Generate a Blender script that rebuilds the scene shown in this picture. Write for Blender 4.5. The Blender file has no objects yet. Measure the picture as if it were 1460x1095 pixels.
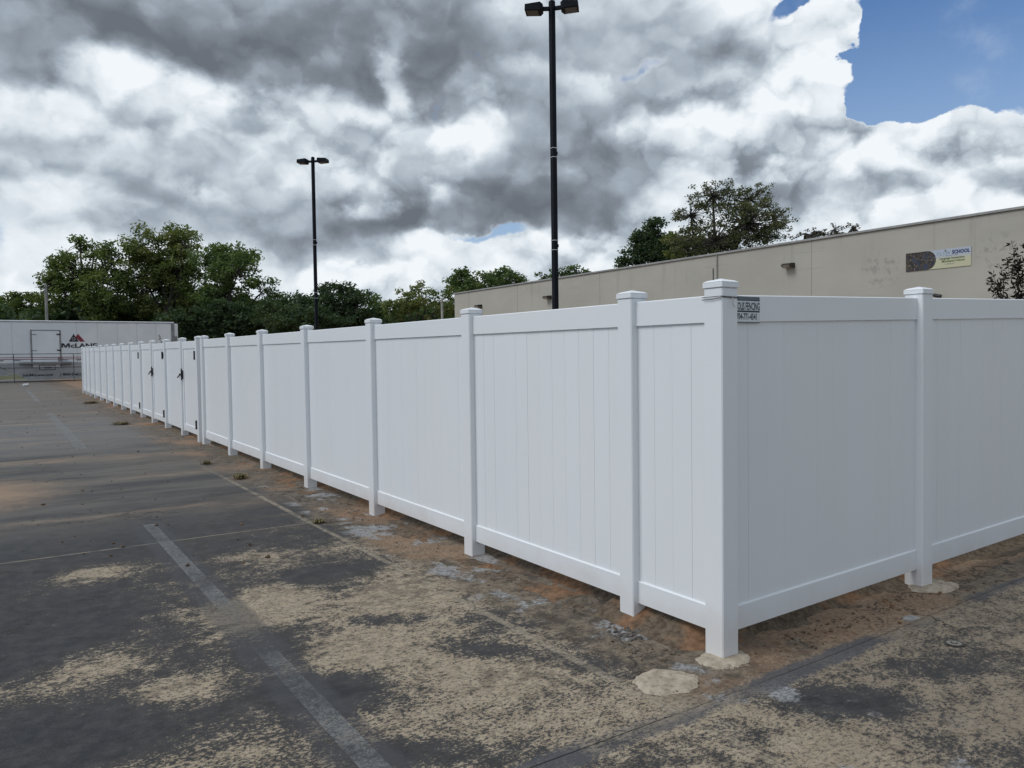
import bpy, bmesh, math, random
import numpy as np
from mathutils import Vector, Matrix
rnd = random.Random(7)
SC = bpy.context.scene
COL = SC.collection
R = math.radians

# ------------------------------------------------------------------ camera
YAW, PIT, ROL, FPX, HC = 0.585153, -0.03537, -0.013718, 1112.85, 1.641
fw = Vector((math.sin(YAW)*math.cos(PIT), math.cos(YAW)*math.cos(PIT), math.sin(PIT)))
r0 = Vector((math.cos(YAW), -math.sin(YAW), 0)); u0 = r0.cross(fw)
rt = math.cos(ROL)*r0 + math.sin(ROL)*u0
up = -math.sin(ROL)*r0 + math.cos(ROL)*u0
cam = bpy.data.cameras.new('camera'); camo = bpy.data.objects.new('camera', cam); COL.objects.link(camo)
cam.sensor_width = 36; cam.lens = 36*FPX/1460; cam.clip_start = .05; cam.clip_end = 3000
camo.matrix_world = Matrix(((rt.x, up.x, -fw.x, 0), (rt.y, up.y, -fw.y, 0), (rt.z, up.z, -fw.z, HC), (0, 0, 0, 1)))
SC.camera = camo
EYE = Vector((0, 0, HC))
def ray(px, py): return fw + rt*((px-730)/FPX) - up*((py-547.5)/FPX)
def at_depth(px, py, D): return EYE + ray(px, py)*D

# ------------------------------------------------------------------ node helpers
class NT:
    def __init__(s, tree): s.t = tree; s.n = tree.nodes; s.l = tree.links
    def put(s, sock, v):
        if isinstance(v, bpy.types.NodeSocket): s.l.new(v, sock)
        elif v is not None:
            if isinstance(v, tuple) and len(v) == 3 and sock.type == 'RGBA': v = v+(1,)
            sock.default_value = v
    def math(s, op, a, b=None, c=None, clamp=False):
        n = s.n.new('ShaderNodeMath'); n.operation = op; n.use_clamp = clamp
        s.put(n.inputs[0], a)
        if b is not None: s.put(n.inputs[1], b)
        if c is not None: s.put(n.inputs[2], c)
        return n.outputs[0]
    def add(s, a, b): return s.math('ADD', a, b)
    def sub(s, a, b): return s.math('SUBTRACT', a, b)
    def mul(s, a, b): return s.math('MULTIPLY', a, b)
    def vm(s, op, a, b=None, scale=None):
        n = s.n.new('ShaderNodeVectorMath'); n.operation = op; s.put(n.inputs[0], a)
        if b is not None: s.put(n.inputs[1], b)
        if scale is not None: s.put(n.inputs['Scale'], scale)
        return n.outputs['Value'] if op in ('LENGTH', 'DOT_PRODUCT') else n.outputs[0]
    def noise(s, vec, scale, detail=4, rough=.5, lac=2., dist=0., color=False):
        n = s.n.new('ShaderNodeTexNoise'); s.put(n.inputs['Vector'], vec)
        n.inputs['Scale'].default_value = scale; n.inputs['Detail'].default_value = detail
        n.inputs['Roughness'].default_value = rough; n.inputs['Lacunarity'].default_value = lac
        n.inputs['Distortion'].default_value = dist
        return n.outputs['Color'] if color else n.outputs['Fac']
    def voro(s, vec, scale, feature='F1'):
        n = s.n.new('ShaderNodeTexVoronoi'); n.feature = feature; s.put(n.inputs['Vector'], vec)
        n.inputs['Scale'].default_value = scale; return n.outputs['Distance']
    def step(s, v, lo, hi, a=0., b=1.):
        n = s.n.new('ShaderNodeMapRange'); n.interpolation_type = 'SMOOTHSTEP'
        s.put(n.inputs[0], v); s.put(n.inputs[1], lo); s.put(n.inputs[2], hi); s.put(n.inputs[3], a); s.put(n.inputs[4], b)
        return n.outputs[0]
    def mix(s, f, a, b, mode='MIX'):
        n = s.n.new('ShaderNodeMix'); n.data_type = 'RGBA'; n.blend_type = mode
        s.put(n.inputs[0], f); s.put(n.inputs[6], a); s.put(n.inputs[7], b); return n.outputs[2]
    def ramp(s, v, pts):
        n = s.n.new('ShaderNodeValToRGB'); s.put(n.inputs[0], v); e = n.color_ramp.elements
        while len(e) < len(pts): e.new(.5)
        for q, (p, c) in zip(e, pts): q.position = p; q.color = (c if isinstance(c, tuple) else (c, c, c))+(1,)
        return n.outputs[0]
    def xyz(s, v):
        n = s.n.new('ShaderNodeSeparateXYZ'); s.put(n.inputs[0], v); return n.outputs
    def comb(s, x, y, z=0.):
        n = s.n.new('ShaderNodeCombineXYZ'); s.put(n.inputs[0], x); s.put(n.inputs[1], y); s.put(n.inputs[2], z); return n.outputs[0]

# ------------------------------------------------------------------ world: sky with broken clouds
SUN_AZ, SUN_EL = R(-78), R(52)      # azimuth measured from +Y towards +X
W = bpy.data.worlds.new('World'); SC.world = W; W.use_nodes = True
def build_world():
    t = NT(W.node_tree); t.n.clear()
    out = t.n.new('ShaderNodeOutputWorld'); bg = t.n.new('ShaderNodeBackground')
    t.l.new(bg.outputs[0], out.inputs[0])
    sky = t.n.new('ShaderNodeTexSky'); sky.sky_type = 'NISHITA'; sky.sun_disc = False
    sky.sun_elevation = SUN_EL; sky.sun_rotation = SUN_AZ
    sky.air_density = 1.2; sky.dust_density = .4; sky.ozone_density = 2.0
    tc = t.n.new('ShaderNodeTexCoord'); D = t.vm('NORMALIZE', tc.outputs['Generated'])
    x, y, z = t.xyz(D)
    # direction angles in degrees, azimuth about the heading of the photograph
    az = t.math('ARCTAN2', t.add(t.mul(x, math.cos(YAW)), t.mul(y, -math.sin(YAW))),
                t.add(t.mul(x, math.sin(YAW)), t.mul(y, math.cos(YAW))))
    az = t.mul(az, 180/math.pi); el = t.mul(t.math('ARCSINE', z), 180/math.pi)
    # noise domain: flatter towards the horizon
    DV = t.vm('MULTIPLY', D, (1, 1, 1.25))
    wc = t.vm('SUBTRACT', t.noise(DV, 4.2, 3, .5, color=True), (.5, .5, .5))
    wx, wy, wz = t.xyz(wc)
    wcf = t.vm('SUBTRACT', t.noise(DV, 13, 6, .55, color=True), (.5, .5, .5))
    fx, fy, fz = t.xyz(wcf)
    A = t.add(az, t.add(t.mul(wx, 9.), t.mul(fx, 5.)))
    E = t.add(el, t.add(t.mul(wy, 7.), t.mul(fy, 4.)))
    P = t.comb(A, E)
    def dirang(px, py):
        d = ray(px, py).normalized(); a = math.degrees(math.atan2(d.dot(Vector((math.cos(YAW), -math.sin(YAW), 0))), d.dot(Vector((math.sin(YAW), math.cos(YAW), 0)))))
        return a, math.degrees(math.asin(d.z))
    def blob(px, py, rx, ry, soft=.35):
        a, e = dirang(px, py); k = 19.5
        v = t.vm('MULTIPLY', t.vm('SUBTRACT', P, (a, e, 0)), (k/rx, k/ry, 0))
        return t.step(t.vm('LENGTH', v), 1+soft, max(0., 1-soft), 0., 1.)
    def field(lst, start=0.):
        acc = start
        for (px, py, rx, ry, amp, *s) in lst:
            if lst is THICK: amp *= 1.28
            acc = t.math('MULTIPLY_ADD', blob(px, py, rx, ry, *(s or [.6])), amp, acc)
        return acc
    # rounded billows: smooth cells at several sizes, warped
    wc3 = t.vm('SUBTRACT', t.noise(DV, 34, 5, .6, color=True), (.5, .5, .5))
    DW = t.vm('ADD', t.vm('ADD', DV, t.vm('SCALE', wcf, scale=.07)), t.vm('SCALE', wc3, scale=.022))
    def billow(v):
        h = 0.
        for sc, am in ((6.5, .50), (13.5, .30), (29., .16)):
            d = t.voro(v, sc)
            h = t.math('MULTIPLY_ADD', t.math('SUBTRACT', 1., t.mul(d, t.mul(d, 1.3))), am, h)
        return h
    bl = billow(DW); bl2 = billow(t.vm('ADD', DW, (-.010, -.010, .024)))
    relief = t.sub(bl, bl2)                              # > 0 where the billow faces the light
    fb = t.noise(DV, 5.5, 9, .55)
    soft = t.noise(DV, 3.1, 4, .5)
    broad = t.noise(DV, 1.7, 2, .5)
    front = t.step(t.math('ABSOLUTE', az), 36., 60., 1., 0.)
    # ---- coverage: where blue shows
    cov = field(COVER, .86)
    cov = t.add(cov, t.mul(t.sub(fb, .5), .55))
    cov = t.add(cov, t.mul(t.sub(bl, .66), .9))
    cov = t.add(cov, t.mul(t.sub(broad, .5), .5))
    cov = t.sub(cov, t.mul(t.math('SUBTRACT', 1., front), .30))  # cloud broken up out of view to add blue light
    mask = t.step(cov, .24, .48)
    # ---- thickness: thin cloud is bright, thick is dark
    th = field(THICK, .11)
    th = t.add(th, t.mul(t.sub(fb, .5), .50))
    th = t.add(th, t.mul(t.sub(soft, .5), .38))
    # beyond the photograph the dark overcast at its top goes on, thickened to dim the light
    over = t.step(el, 26., 40.)
    rest = t.math('MAXIMUM', t.math('SUBTRACT', 1., front), over)
    th = t.add(th, t.mul(rest, .22))
    puff = t.math('ADD', field(PUFF, .45), 0., clamp=True)
    th = t.math('SMOOTH_MAX', th, .13, .16)
    th = t.sub(th, t.mul(t.sub(bl, .66), t.mul(puff, .50)))
    th = t.sub(th, t.mul(t.mul(relief, 1.5), puff))
    cc = t.ramp(th, CLOUD_RAMP)
    edge = t.mul(t.math('SUBTRACT', 1., t.step(cov, .36, .58)), t.step(th, .75, .3, .1, .6))
    cc = t.mix(edge, cc, (.74, .79, .85))
    blue = t.mix(1., sky.outputs[0], (.048, .070, .098), 'MULTIPLY')
    pale = t.mix(t.step(el, 26, 6, 0., .6), blue, (.42, .54, .70))
    pale = t.mix(t.mul(t.step(t.noise(DV, 9, 6, .6), .5, .75), .25), pale, (.6, .68, .78))
    col = t.mix(mask, pale, cc)
    # below the horizon: dull ground colour
    col = t.mix(t.step(z, -.02, 0.0), (.08, .075, .065), col)
    t.l.new(col, bg.inputs[0]); bg.inputs[1].default_value = 1.0
# px, py, rx, ry (in photograph pixels at the heading), amplitude
COVER = [(1410, 45, 175, 95, -1.2, .3), (1305, 110, 80, 60, -.95, .4), (1460, 140, 90, 45, -.9, .4), (1140, 4, 50, 14, -.6, .6), (935, 74, 40, 10, -.36, .8), (1050, 50, 55, 14, -.44, .8), (1125, 20, 45, 14, -.5, .8),
         (700, 332, 85, 10, -.72, .9), (380, 310, 80, 30, .3, .6), (560, 300, 60, 16, .3, .6), (1262, 70, 30, 60, -.8, .4), (1215, 75, 16, 12, -.5, .5), (1235, 150, 22, 14, -.5, .5),
         (1150, 110, 80, 80, .5, .4), (1300, 225, 170, 55, .7, .35), (1200, 22, 30, 30, .6, .4), (1205, 108, 34, 14, .5, .4)]
THICK = [(60, 45, 190, 62, .42), (440, 40, 230, 68, .50), (640, 115, 110, 50, .32), (780, 235, 120, 100, .36), (640, 300, 130, 24, .28), (800, 310, 90, 30, .22),
         (880, 90, 130, 90, .14), (990, 110, 90, 60, .16), (335, 135, 50, 18, .32), (240, 205, 150, 36, .12), (60, 215, 90, 30, .16), (110, 262, 150, 16, .22),
         (430, 290, 200, 45, .26), (480, 350, 90, 26, .24), (1270, 262, 200, 24, .17), (1110, 255, 80, 26, .14), (1050, 90, 60, 40, .10), (700, 30, 70, 40, .08), (1380, 235, 90, 30, .06), (900, 260, 70, 50, .12), (200, 320, 100, 25, .1), (560, 310, 60, 20, .2),
         (250, 110, 90, 26, -.32), (560, 95, 22, 50, -.36), (545, 195, 70, 40, -.26), (660, 215, 60, 30, -.22), (15, 320, 50, 38, -.28), (930, 195, 50, 35, -.20),
         (1150, 150, 80, 55, -.34), (1320, 190, 120, 30, -.28), (1190, 55, 60, 50, -.35), (540, 395, 70, 22, -.30), (860, 350, 80, 18, -.30), (1330, 302, 130, 12, -.32),
         (640, 345, 60, 16, -.26), (90, 150, 90, 25, -.14), (1010, 200, 40, 30, -.14), (420, 120, 40, 22, -.2)]
PUFF = [(1180, 120, 160, 140, .8, .4), (1320, 210, 200, 80, .6, .4), (560, 180, 140, 90, .35, .5), (540, 395, 120, 30, .5), (860, 350, 120, 30, .5), (930, 190, 80, 60, .4), (250, 120, 150, 60, .3)]
CLOUD_RAMP = [(0., (.83, .875, .91)), (.16, (.69, .75, .80)), (.34, (.485, .55, .61)), (.52, (.325, .38, .44)), (.74, (.205, .235, .275)), (1., (.135, .155, .182))]
build_world()
W.cycles.sampling_method = 'MANUAL'; W.cycles.sample_map_resolution = 512

sun = bpy.data.lights.new('sun', 'SUN'); sun.energy = 1.6; sun.angle = R(28); sun.color = (1., .985, .965)
suno = bpy.data.objects.new('sun', sun); COL.objects.link(suno)
sd = Vector((math.sin(SUN_AZ)*math.cos(SUN_EL), math.cos(SUN_AZ)*math.cos(SUN_EL), math.sin(SUN_EL)))
suno.rotation_euler = sd.to_track_quat('Z', 'Y').to_euler(); suno.location = (0, -10, 30)
vs = SC.view_settings; vs.view_transform = 'Standard'; vs.look = 'None'; vs.exposure = .09; vs.gamma = 1; vs.use_curve_mapping = False
SC.render.engine = 'CYCLES'; SC.cycles.max_bounces = 6; SC.cycles.transparent_max_bounces = 12

# ------------------------------------------------------------------ material helpers
MATS = {}
def mat(name, build=None, rough=.6, color=(.5, .5, .5), metal=0., bump=None, spec=.5):
    if name in MATS: return MATS[name]
    m = bpy.data.materials.new(name); m.use_nodes = True; t = NT(m.node_tree)
    b = t.n['Principled BSDF']; b.inputs['Roughness'].default_value = rough; b.inputs['Metallic'].default_value = metal
    b.inputs['Base Color'].default_value = tuple(color)+(1,); b.inputs['Specular IOR Level'].default_value = spec
    if build: build(t, b)
    MATS[name] = m; return m
def pos(t): return t.n.new('ShaderNodeNewGeometry').outputs['Position']
def objc(t): return t.n.new('ShaderNodeTexCoord').outputs['Object']
def bump(t, b, h, strength=.4, dist=.01):
    n = t.n.new('ShaderNodeBump'); n.inputs['Strength'].default_value = strength; n.inputs['Distance'].default_value = dist
    t.put(n.inputs['Height'], h); t.l.new(n.outputs[0], b.inputs['Normal'])
def worn(c1, c2, scale=3., detail=6, lo=.35, hi=.65, bs=.15, bd=.003, bsc=60, world=True):
    def f(t, b):
        v = pos(t) if world else objc(t)
        n = t.noise(v, scale, detail, .6); t.put(b.inputs['Base Color'], t.mix(t.step(n, lo, hi), c1, c2))
        if bs: bump(t, b, t.noise(v, bsc, 4, .6), bs, bd)
    return f

# ------------------------------------------------------------------ ground level (fitted to the fence feet)
X0, Y0 = 3.197, 2.821         # outer arris of the corner post
def G(x, y):
    d = min(max(y-Y0, 0), 57.)
    return .00465*d + .000169*d*d - .0000022*d**3 + .022*min(max(x-3.3, 0), 4.)

def tag(o, label=None, cat=None, group=None, kind=None):
    if label: o['label'] = label
    if cat: o['category'] = cat
    if group: o['group'] = group
    if kind: o['kind'] = kind
    return o
def empty(name, loc=(0, 0, 0), rz=0., **k):
    o = bpy.data.objects.new(name, None); COL.objects.link(o); o.location = loc; o.rotation_euler[2] = rz
    o.empty_display_size = .2
    return tag(o, **k)
def link(name, me, material=None, parent=None, smooth=False, loc=None):
    if material and not me.materials: me.materials.append(material)
    if smooth:
        for p in me.polygons: p.use_smooth = True
    o = bpy.data.objects.new(name, me); COL.objects.link(o)
    if parent: o.parent = parent
    if loc is not None: o.location = loc
    return o
class MB:
    def __init__(s): s.v = []; s.f = []
    def box(s, a, b, M=None, bev=0.):
        x0, y0, z0 = a; x1, y1, z1 = b
        if bev:
            bm = bmesh.new(); bmesh.ops.create_cube(bm, size=1.)
            for v in bm.verts: v.co = Vector(((x0+x1)/2+v.co.x*(x1-x0), (y0+y1)/2+v.co.y*(y1-y0), (z0+z1)/2+v.co.z*(z1-z0)))
            bmesh.ops.bevel(bm, geom=bm.edges[:], offset=bev, segments=1, affect='EDGES')
            s.addbm(bm, M); return s
        P = [(x0, y0, z0), (x1, y0, z0), (x1, y1, z0), (x0, y1, z0), (x0, y0, z1), (x1, y0, z1), (x1, y1, z1), (x0, y1, z1)]
        s.poly(P, [(3, 2, 1, 0), (4, 5, 6, 7), (0, 1, 5, 4), (1, 2, 6, 5), (2, 3, 7, 6), (3, 0, 4, 7)], M); return s
    def addbm(s, bm, M=None):
        k = len(s.v); bm.verts.ensure_lookup_table()
        for v in bm.verts: s.v.append(tuple(M @ v.co) if M else tuple(v.co))
        for f in bm.faces: s.f.append(tuple(k+v.index for v in f.verts))
        bm.free()
    def poly(s, P, F, M=None):
        k = len(s.v); s.v += [tuple(M @ Vector(p)) if M else tuple(p) for p in P]; s.f += [tuple(k+i for i in f) for f in F]
    def prism(s, pts, a, b, axis='y', M=None):
        # pts: 2D outline, extruded along axis from a to b
        def q(p, h): return {'y': (p[0], h, p[1]), 'x': (h, p[0], p[1]), 'z': (p[0], p[1], h)}[axis]
        n = len(pts); P = [q(p, a) for p in pts]+[q(p, b) for p in pts]
        F = [tuple(range(n)), tuple(range(2*n-1, n-1, -1))]+[(i, i+n, (i+1) % n+n, (i+1) % n) for i in range(n)]
        s.poly(P, F, M); return s
    def tube(s, pts, rad, n=6, cap=True):
        pts = [Vector(p) for p in pts]; rad = rad if isinstance(rad, (list, tuple)) else [rad]*len(pts); k = len(s.v)
        for i, p in enumerate(pts):
            d = (pts[min(i+1, len(pts)-1)]-pts[max(i-1, 0)]).normalized()
            a = d.cross(Vector((0, 0, 1)) if abs(d.z) < .9 else Vector((1, 0, 0))).normalized(); b = d.cross(a)
            for j in range(n):
                w = 2*math.pi*j/n; s.v.append(tuple(p+(a*math.cos(w)+b*math.sin(w))*rad[i]))
        for i in range(len(pts)-1):
            for j in range(n):
                s.f.append((k+i*n+j, k+i*n+(j+1) % n, k+(i+1)*n+(j+1) % n, k+(i+1)*n+j))
        if cap:
            s.f.append(tuple(k+j for j in range(n-1, -1, -1))); m = k+(len(pts)-1)*n; s.f.append(tuple(m+j for j in range(n)))
        return s
    def mesh(s, name='mesh'):
        me = bpy.data.meshes.new(name); me.from_pydata(s.v, [], s.f); me.validate()
        bm = bmesh.new(); bm.from_mesh(me); bmesh.ops.recalc_face_normals(bm, faces=bm.faces); bm.to_mesh(me); bm.free()
        me.update(); return me
    def build(s, name, material=None, parent=None, smooth=False, loc=None):
        return link(name, s.mesh(name), material, parent, smooth, loc)
def text(name, body, size, material, parent, M, ext=.002, bold=0., xs=1., align='LEFT', space=1.):
    cu = bpy.data.curves.new(name, 'FONT'); cu.body = body; cu.size = size; cu.extrude = ext; cu.offset = bold; cu.align_x = align; cu.space_character = space
    cu.resolution_u = 2
    o = bpy.data.objects.new('tmp', cu); COL.objects.link(o)
    dg = bpy.context.evaluated_depsgraph_get(); me = bpy.data.meshes.new_from_object(o.evaluated_get(dg))
    bpy.data.objects.remove(o); bpy.data.curves.remove(cu)
    me.transform(Matrix.Diagonal((xs, 1, 1, 1))); me.transform(M)
    me.materials.clear()
    return link(name, me, material, parent)

# ------------------------------------------------------------------ ground materials
# bare (+) and still coated (-) spots of the slabs, given where the photograph shows them
WEAR = [(365, 872, 60, 45, .13), (120, 825, 60, 14, .12), (250, 985, 60, 20, .09), (170, 950, 70, 18, .06), (570, 850, 60, 30, .11), (520, 925, 100, 30, .09), (720, 965, 120, 35, .08), (430, 800, 120, 16, .06),
        (475, 815, 80, 26, -.12), (60, 900, 110, 60, -.08), (90, 1055, 170, 50, -.12), (270, 905, 60, 16, -.05), (470, 985, 80, 26, -.11), (560, 885, 60, 10, -.08), (690, 930, 70, 14, -.08),
        (1190, 1000, 110, 22, -.10), (1050, 1040, 60, 14, -.06), (1300, 960, 80, 16, -.06), (650, 1075, 150, 14, -.08)]
def m_ground(t, b):
    P = pos(t); x, y, z = t.xyz(P)
    Ps = t.vm('MULTIPLY', P, (.75, 1., 1.)); Pst = t.vm('MULTIPLY', P, (.10, .9, 1.))
    big = t.noise(P, .42, 3, .5); mid = t.noise(Ps, 1.7, 7, .62); fine = t.noise(t.vm('MULTIPLY', P, (.7, 1., 1.)), 52, 7, .82); grit = t.noise(P, 210, 3, .6)
    fine2 = t.noise(P, 9, 7, .7)
    # worn coating: bare concrete shows more towards the right and the front
    bias = t.add(t.step(x, -.2, 2.2, -.05, .05), t.step(y, 5.2, 8.5, .03, -.17))
    bias = t.add(bias, t.step(x, 2.4, 4.6, 0., .045))
    grain = t.noise(t.vm('MULTIPLY', P, (.75, 1., 1.)), 85, 5, .8)
    v = t.add(t.add(t.mul(mid, .46), t.mul(big, .26)), t.add(t.mul(fine, .74), t.mul(fine2, .30)))
    v = t.add(v, t.mul(t.sub(grain, .5), .55))
    v = t.add(v, bias)
    for (px, py, rx, ry, am) in WEAR:
        d = ray(px, py); q = EYE+d*(-HC/d.z); d2 = ray(px+rx, py); q2 = EYE+d2*(-HC/d2.z); d3 = ray(px, py+ry); q3 = EYE+d3*(-HC/d3.z)
        ra = max(.12, (q2-q).length); rb = max(.12, (q3-q).length)
        dv = t.vm('SUBTRACT', P, (q.x, q.y, 0)); ua = (q2-q).normalized()
        e1 = t.mul(t.vm('DOT_PRODUCT', dv, (ua.x, ua.y, 0)), 1/ra); e2 = t.mul(t.vm('DOT_PRODUCT', dv, (-ua.y, ua.x, 0)), 1/rb)
        v = t.math('MULTIPLY_ADD', t.step(t.math('SQRT', t.add(t.mul(e1, e1), t.mul(e2, e2))), 1.5, .3), am*1.35, v)
    bare = t.step(v, .928, .952)
    pep = t.step(t.add(t.mul(grain, .6), t.mul(grit, .5)), .50, .585)
    seal = t.mix(t.step(fine2, .35, .7), (.017, .018, .021), (.040, .040, .043))
    seal = t.mix(t.step(v, .70, .88, 0., .22), seal, (.13, .115, .10))
    seal = t.mix(t.mul(t.step(grit, .58, .72), .35), seal, (.22, .21, .19))
    tan = t.mix(t.step(fine2, .3, .7), (.36, .285, .195), (.48, .395, .28))
    tan = t.mix(t.mul(t.step(t.add(fine, t.mul(t.sub(grain, .5), .6)), .51, .41), .85), tan, (.075, .068, .062))
    tan = t.mix(t.mul(t.step(grit, .42, .3), .4), tan, (.10, .09, .075))
    tan = t.mix(t.mul(t.step(x, 2.5, 3.6), .5), tan, (.165, .135, .102))
    tan = t.mix(t.mul(t.step(t.add(t.mul(mid, .6), t.mul(fine2, .5)), .56, .47), .55), tan, (.14, .115, .085))
    bare = t.mul(bare, t.step(pep, 0., 1., 1., .62))
    c = t.mix(bare, seal, tan)
    # mid distance: greyer old slab with blown sand in streaks across
    st = t.noise(Pst, 1.9, 6, .6, dist=.4); st2 = t.noise(Pst, .6, 4, .55)
    far = t.step(y, 7.0, 10.5)
    oldc = t.mix(t.step(t.noise(t.vm('MULTIPLY', P, (.3, 1., 1.)), 1.1, 8, .66), .38, .62), (.045, .044, .044), (.135, .122, .106))
    oldc = t.mix(t.step(y, 14., 18., 0., .5), oldc, (.215, .215, .215))
    oldc = t.mix(t.step(y, 21., 26., 0., .55), oldc, (.14, .115, .09))
    oldc = t.mix(t.mul(t.step(fine, .52, .64), .35), oldc, (.20, .18, .15))
    oldc = t.mix(t.mul(t.step(fine, .46, .36), .55), oldc, (.035, .034, .034))
    c = t.mix(t.mul(far, .72), c, oldc)
    sand = t.mul(t.step(t.add(t.add(st, t.mul(st2, .5)), t.mul(mid, .22)), .84, 1.12), t.step(y, 6.5, 10., 0., .72))
    sand = t.mul(sand, t.step(t.noise(t.vm('MULTIPLY', P, (.5, 1., 1.)), 2.6, 8, .7), .40, .60, .25, 1.))
    sand = t.mul(sand, t.step(fine, .36, .56, .35, 1.))
    c = t.mix(sand, c, t.mix(t.step(mid, .35, .65), (.29, .185, .11), (.32, .25, .175)))
    # patch of red sand washed in at the left
    lx = t.vm('LENGTH', t.vm('MULTIPLY', t.vm('SUBTRACT', t.comb(x, y), (-.6, 11.3, 0)), (.7, .62, 1)))
    c = t.mix(t.mul(t.step(t.add(lx, t.mul(fine2, .9)), 1.6, .7), .8), c, (.30, .20, .125))
    # a pale grey cement wash by the gates and round the near posts
    cem = t.noise(t.vm('MULTIPLY', P, (1., .8, 1.)), 2.3, 8, .68)
    inb = t.mul(t.step(x, 2.55, 2.8), t.step(x, 3.6, 3.2))
    cm = t.mul(t.mul(t.step(cem, .53, .60), inb), t.step(y, 10.5, 9.))
    # soil and clay along the foot of the fence
    ed = t.mul(t.sub(mid, .5), .55)
    edge = t.add(x, t.mul(ed, 1.))
    soilx = t.mul(t.step(edge, t.step(y, 8., 16., 2.60, 2.25), t.step(y, 8., 16., 2.80, 3.0)), t.step(y, 2.45, 2.62))
    edy = t.add(y, ed)
    soily = t.mul(t.mul(t.step(t.add(edy, t.mul(t.sub(fine2, .5), .12)), 2.62, 2.76), t.step(x, 2.6, 2.9)), .9)
    so = t.mul(t.math('MAXIMUM', t.mul(soilx, .93), soily), t.step(v, .99, .86, .72, 1.))
    clay = t.step(t.add(t.noise(t.vm('ADD', P, (3.1, 0, 0)), .9, 5, .6), t.step(x, 3.2, 4., 0., .06)), .50, .64)
    clay = t.math('MAXIMUM', clay, t.mul(t.step(x, 3.3, 3.7), t.step(t.add(y, t.mul(t.sub(mid, .5), .3)), 2.72, 2.80)))
    soil = t.mix(clay, t.mix(t.step(fine2, .4, .6), (.065, .052, .040), (.15, .12, .088)), t.mix(t.step(fine, .3, .7), (.14, .088, .055), (.30, .19, .115)))
    soil = t.mix(t.mul(t.step(fine, .46, .34), .8), soil, (.045, .038, .032))
    c = t.mix(so, c, soil)
    c = t.mix(t.mul(cm, .8), c, t.mix(t.step(fine, .4, .55), (.10, .10, .10), (.34, .345, .35)))
    # sand-filled joints read as pale lines
    jn = t.step(t.noise(P, 6, 5, .7), .40, .55)
    jl = t.mul(t.step(t.math('ABSOLUTE', t.sub(t.add(y, t.mul(t.sub(mid, .5), .02)), 7.5)), .022, .010), t.step(x, 2.7, 2.6))
    jx = t.mul(t.step(t.math('ABSOLUTE', t.sub(t.add(x, t.mul(t.sub(fine2, .5), .03)), 2.56)), .036, .016), t.step(y, 14., 9.))
    c = t.mix(t.mul(t.mul(t.math('MAXIMUM', jl, jx), t.step(jn, 0., 1., .35, 1.)), .75), c, t.mix(t.step(fine, .4, .6), (.20, .17, .13), (.34, .295, .225)))
    # dark sealant run along the joint near the corner
    wob = t.mul(t.sub(t.noise(P, 3., 5, .6), .5), .16)
    dj = t.math('ABSOLUTE', t.sub(t.add(y, wob), 2.50))
    dj = t.add(dj, t.mul(t.math('ABSOLUTE', t.sub(x, 2.56)), 0.01))
    band = t.mul(t.step(t.add(dj, t.mul(t.sub(fine, .5), .16)), .10, .06), t.step(t.noise(P, .9, 2, .5), .36, .5))
    c = t.mix(t.mul(band, .85), c, t.mix(t.step(grit, .4, .6), (.05, .052, .06), (.10, .10, .108)))
    # tyre-dark rim beside the worn stripe
    ds = t.math('ABSOLUTE', t.sub(t.add(x, t.mul(wob, .5)), 1.21))
    rim = t.mul(t.mul(t.step(ds, .17, .11), t.step(y, 8.5, 8.2)), t.step(fine2, .25, .5))
    c = t.mix(t.mul(rim, .6), c, (.055, .056, .062))
    # fine branching cracks
    ce = t.n.new('ShaderNodeTexVoronoi'); ce.feature = 'DISTANCE_TO_EDGE'; ce.inputs['Scale'].default_value = .55
    t.put(ce.inputs['Vector'], t.vm('ADD', P, t.vm('SCALE', t.vm('SUBTRACT', t.noise(P, 1.6, 7, .65, color=True), (.5, .5, .5)), scale=.9)))
    ck = t.mul(t.step(ce.outputs['Distance'], .0065, .002), t.step(t.noise(t.vm('ADD', P, (7., 2., 0.)), .5, 3, .6), .50, .58))
    c = t.mix(t.mul(ck, .8), c, (.022, .02, .018))
    # stray debris specks, larger further off
    sp = t.voro(t.vm('MULTIPLY', P, (.45, 1., 1.)), 2.3)
    c = t.mix(t.mul(t.step(sp, .075, .045), t.step(y, 8., 14., 0., .8)), c, (.03, .025, .02))
    t.put(b.inputs['Base Color'], c)
    t.put(b.inputs['Roughness'], t.step(v, .7, .9, .72, .93))
    h = t.sub(t.add(t.add(t.mul(fine, .5), t.mul(grit, .35)), t.mul(bare, .35)), t.mul(ck, .8))
    bump(t, b, h, .55, .006)
MG = mat('worn_slab', m_ground, spec=.3)
def m_paint(t, b):
    P = pos(t); x, y, z = t.xyz(P)
    n = t.add(t.mul(t.noise(P, 30, 6, .7), .5), t.mul(t.noise(P, 2.2, 4, .6), .6))
    wear = t.step(y, 4.6, 7.8, .07, 0.)
    wear = t.add(wear, t.step(y, 22., 17., 0., .12))
    g_ = t.noise(P, 120, 4, .7)
    a = t.mul(t.step(t.sub(n, wear), .26, .50, .06, .46), t.step(g_, .36, .52, .25, 1.))
    a = t.mul(a, t.step(t.math('ABSOLUTE', t.sub(y, 4.75)), .25, .7, .15, 1.))
    t.put(b.inputs['Base Color'], t.mix(t.step(t.noise(P, 80, 3, .6), .35, .65), (.19, .20, .205), (.36, .365, .36)))
    tr = t.n.new('ShaderNodeBsdfTransparent'); mx = t.n.new('ShaderNodeMixShader'); o = t.n['Material Output']
    t.l.new(a, mx.inputs[0]); t.l.new(tr.outputs[0], mx.inputs[1]); t.l.new(b.outputs[0], mx.inputs[2]); t.l.new(mx.outputs[0], o.inputs[0])
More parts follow.
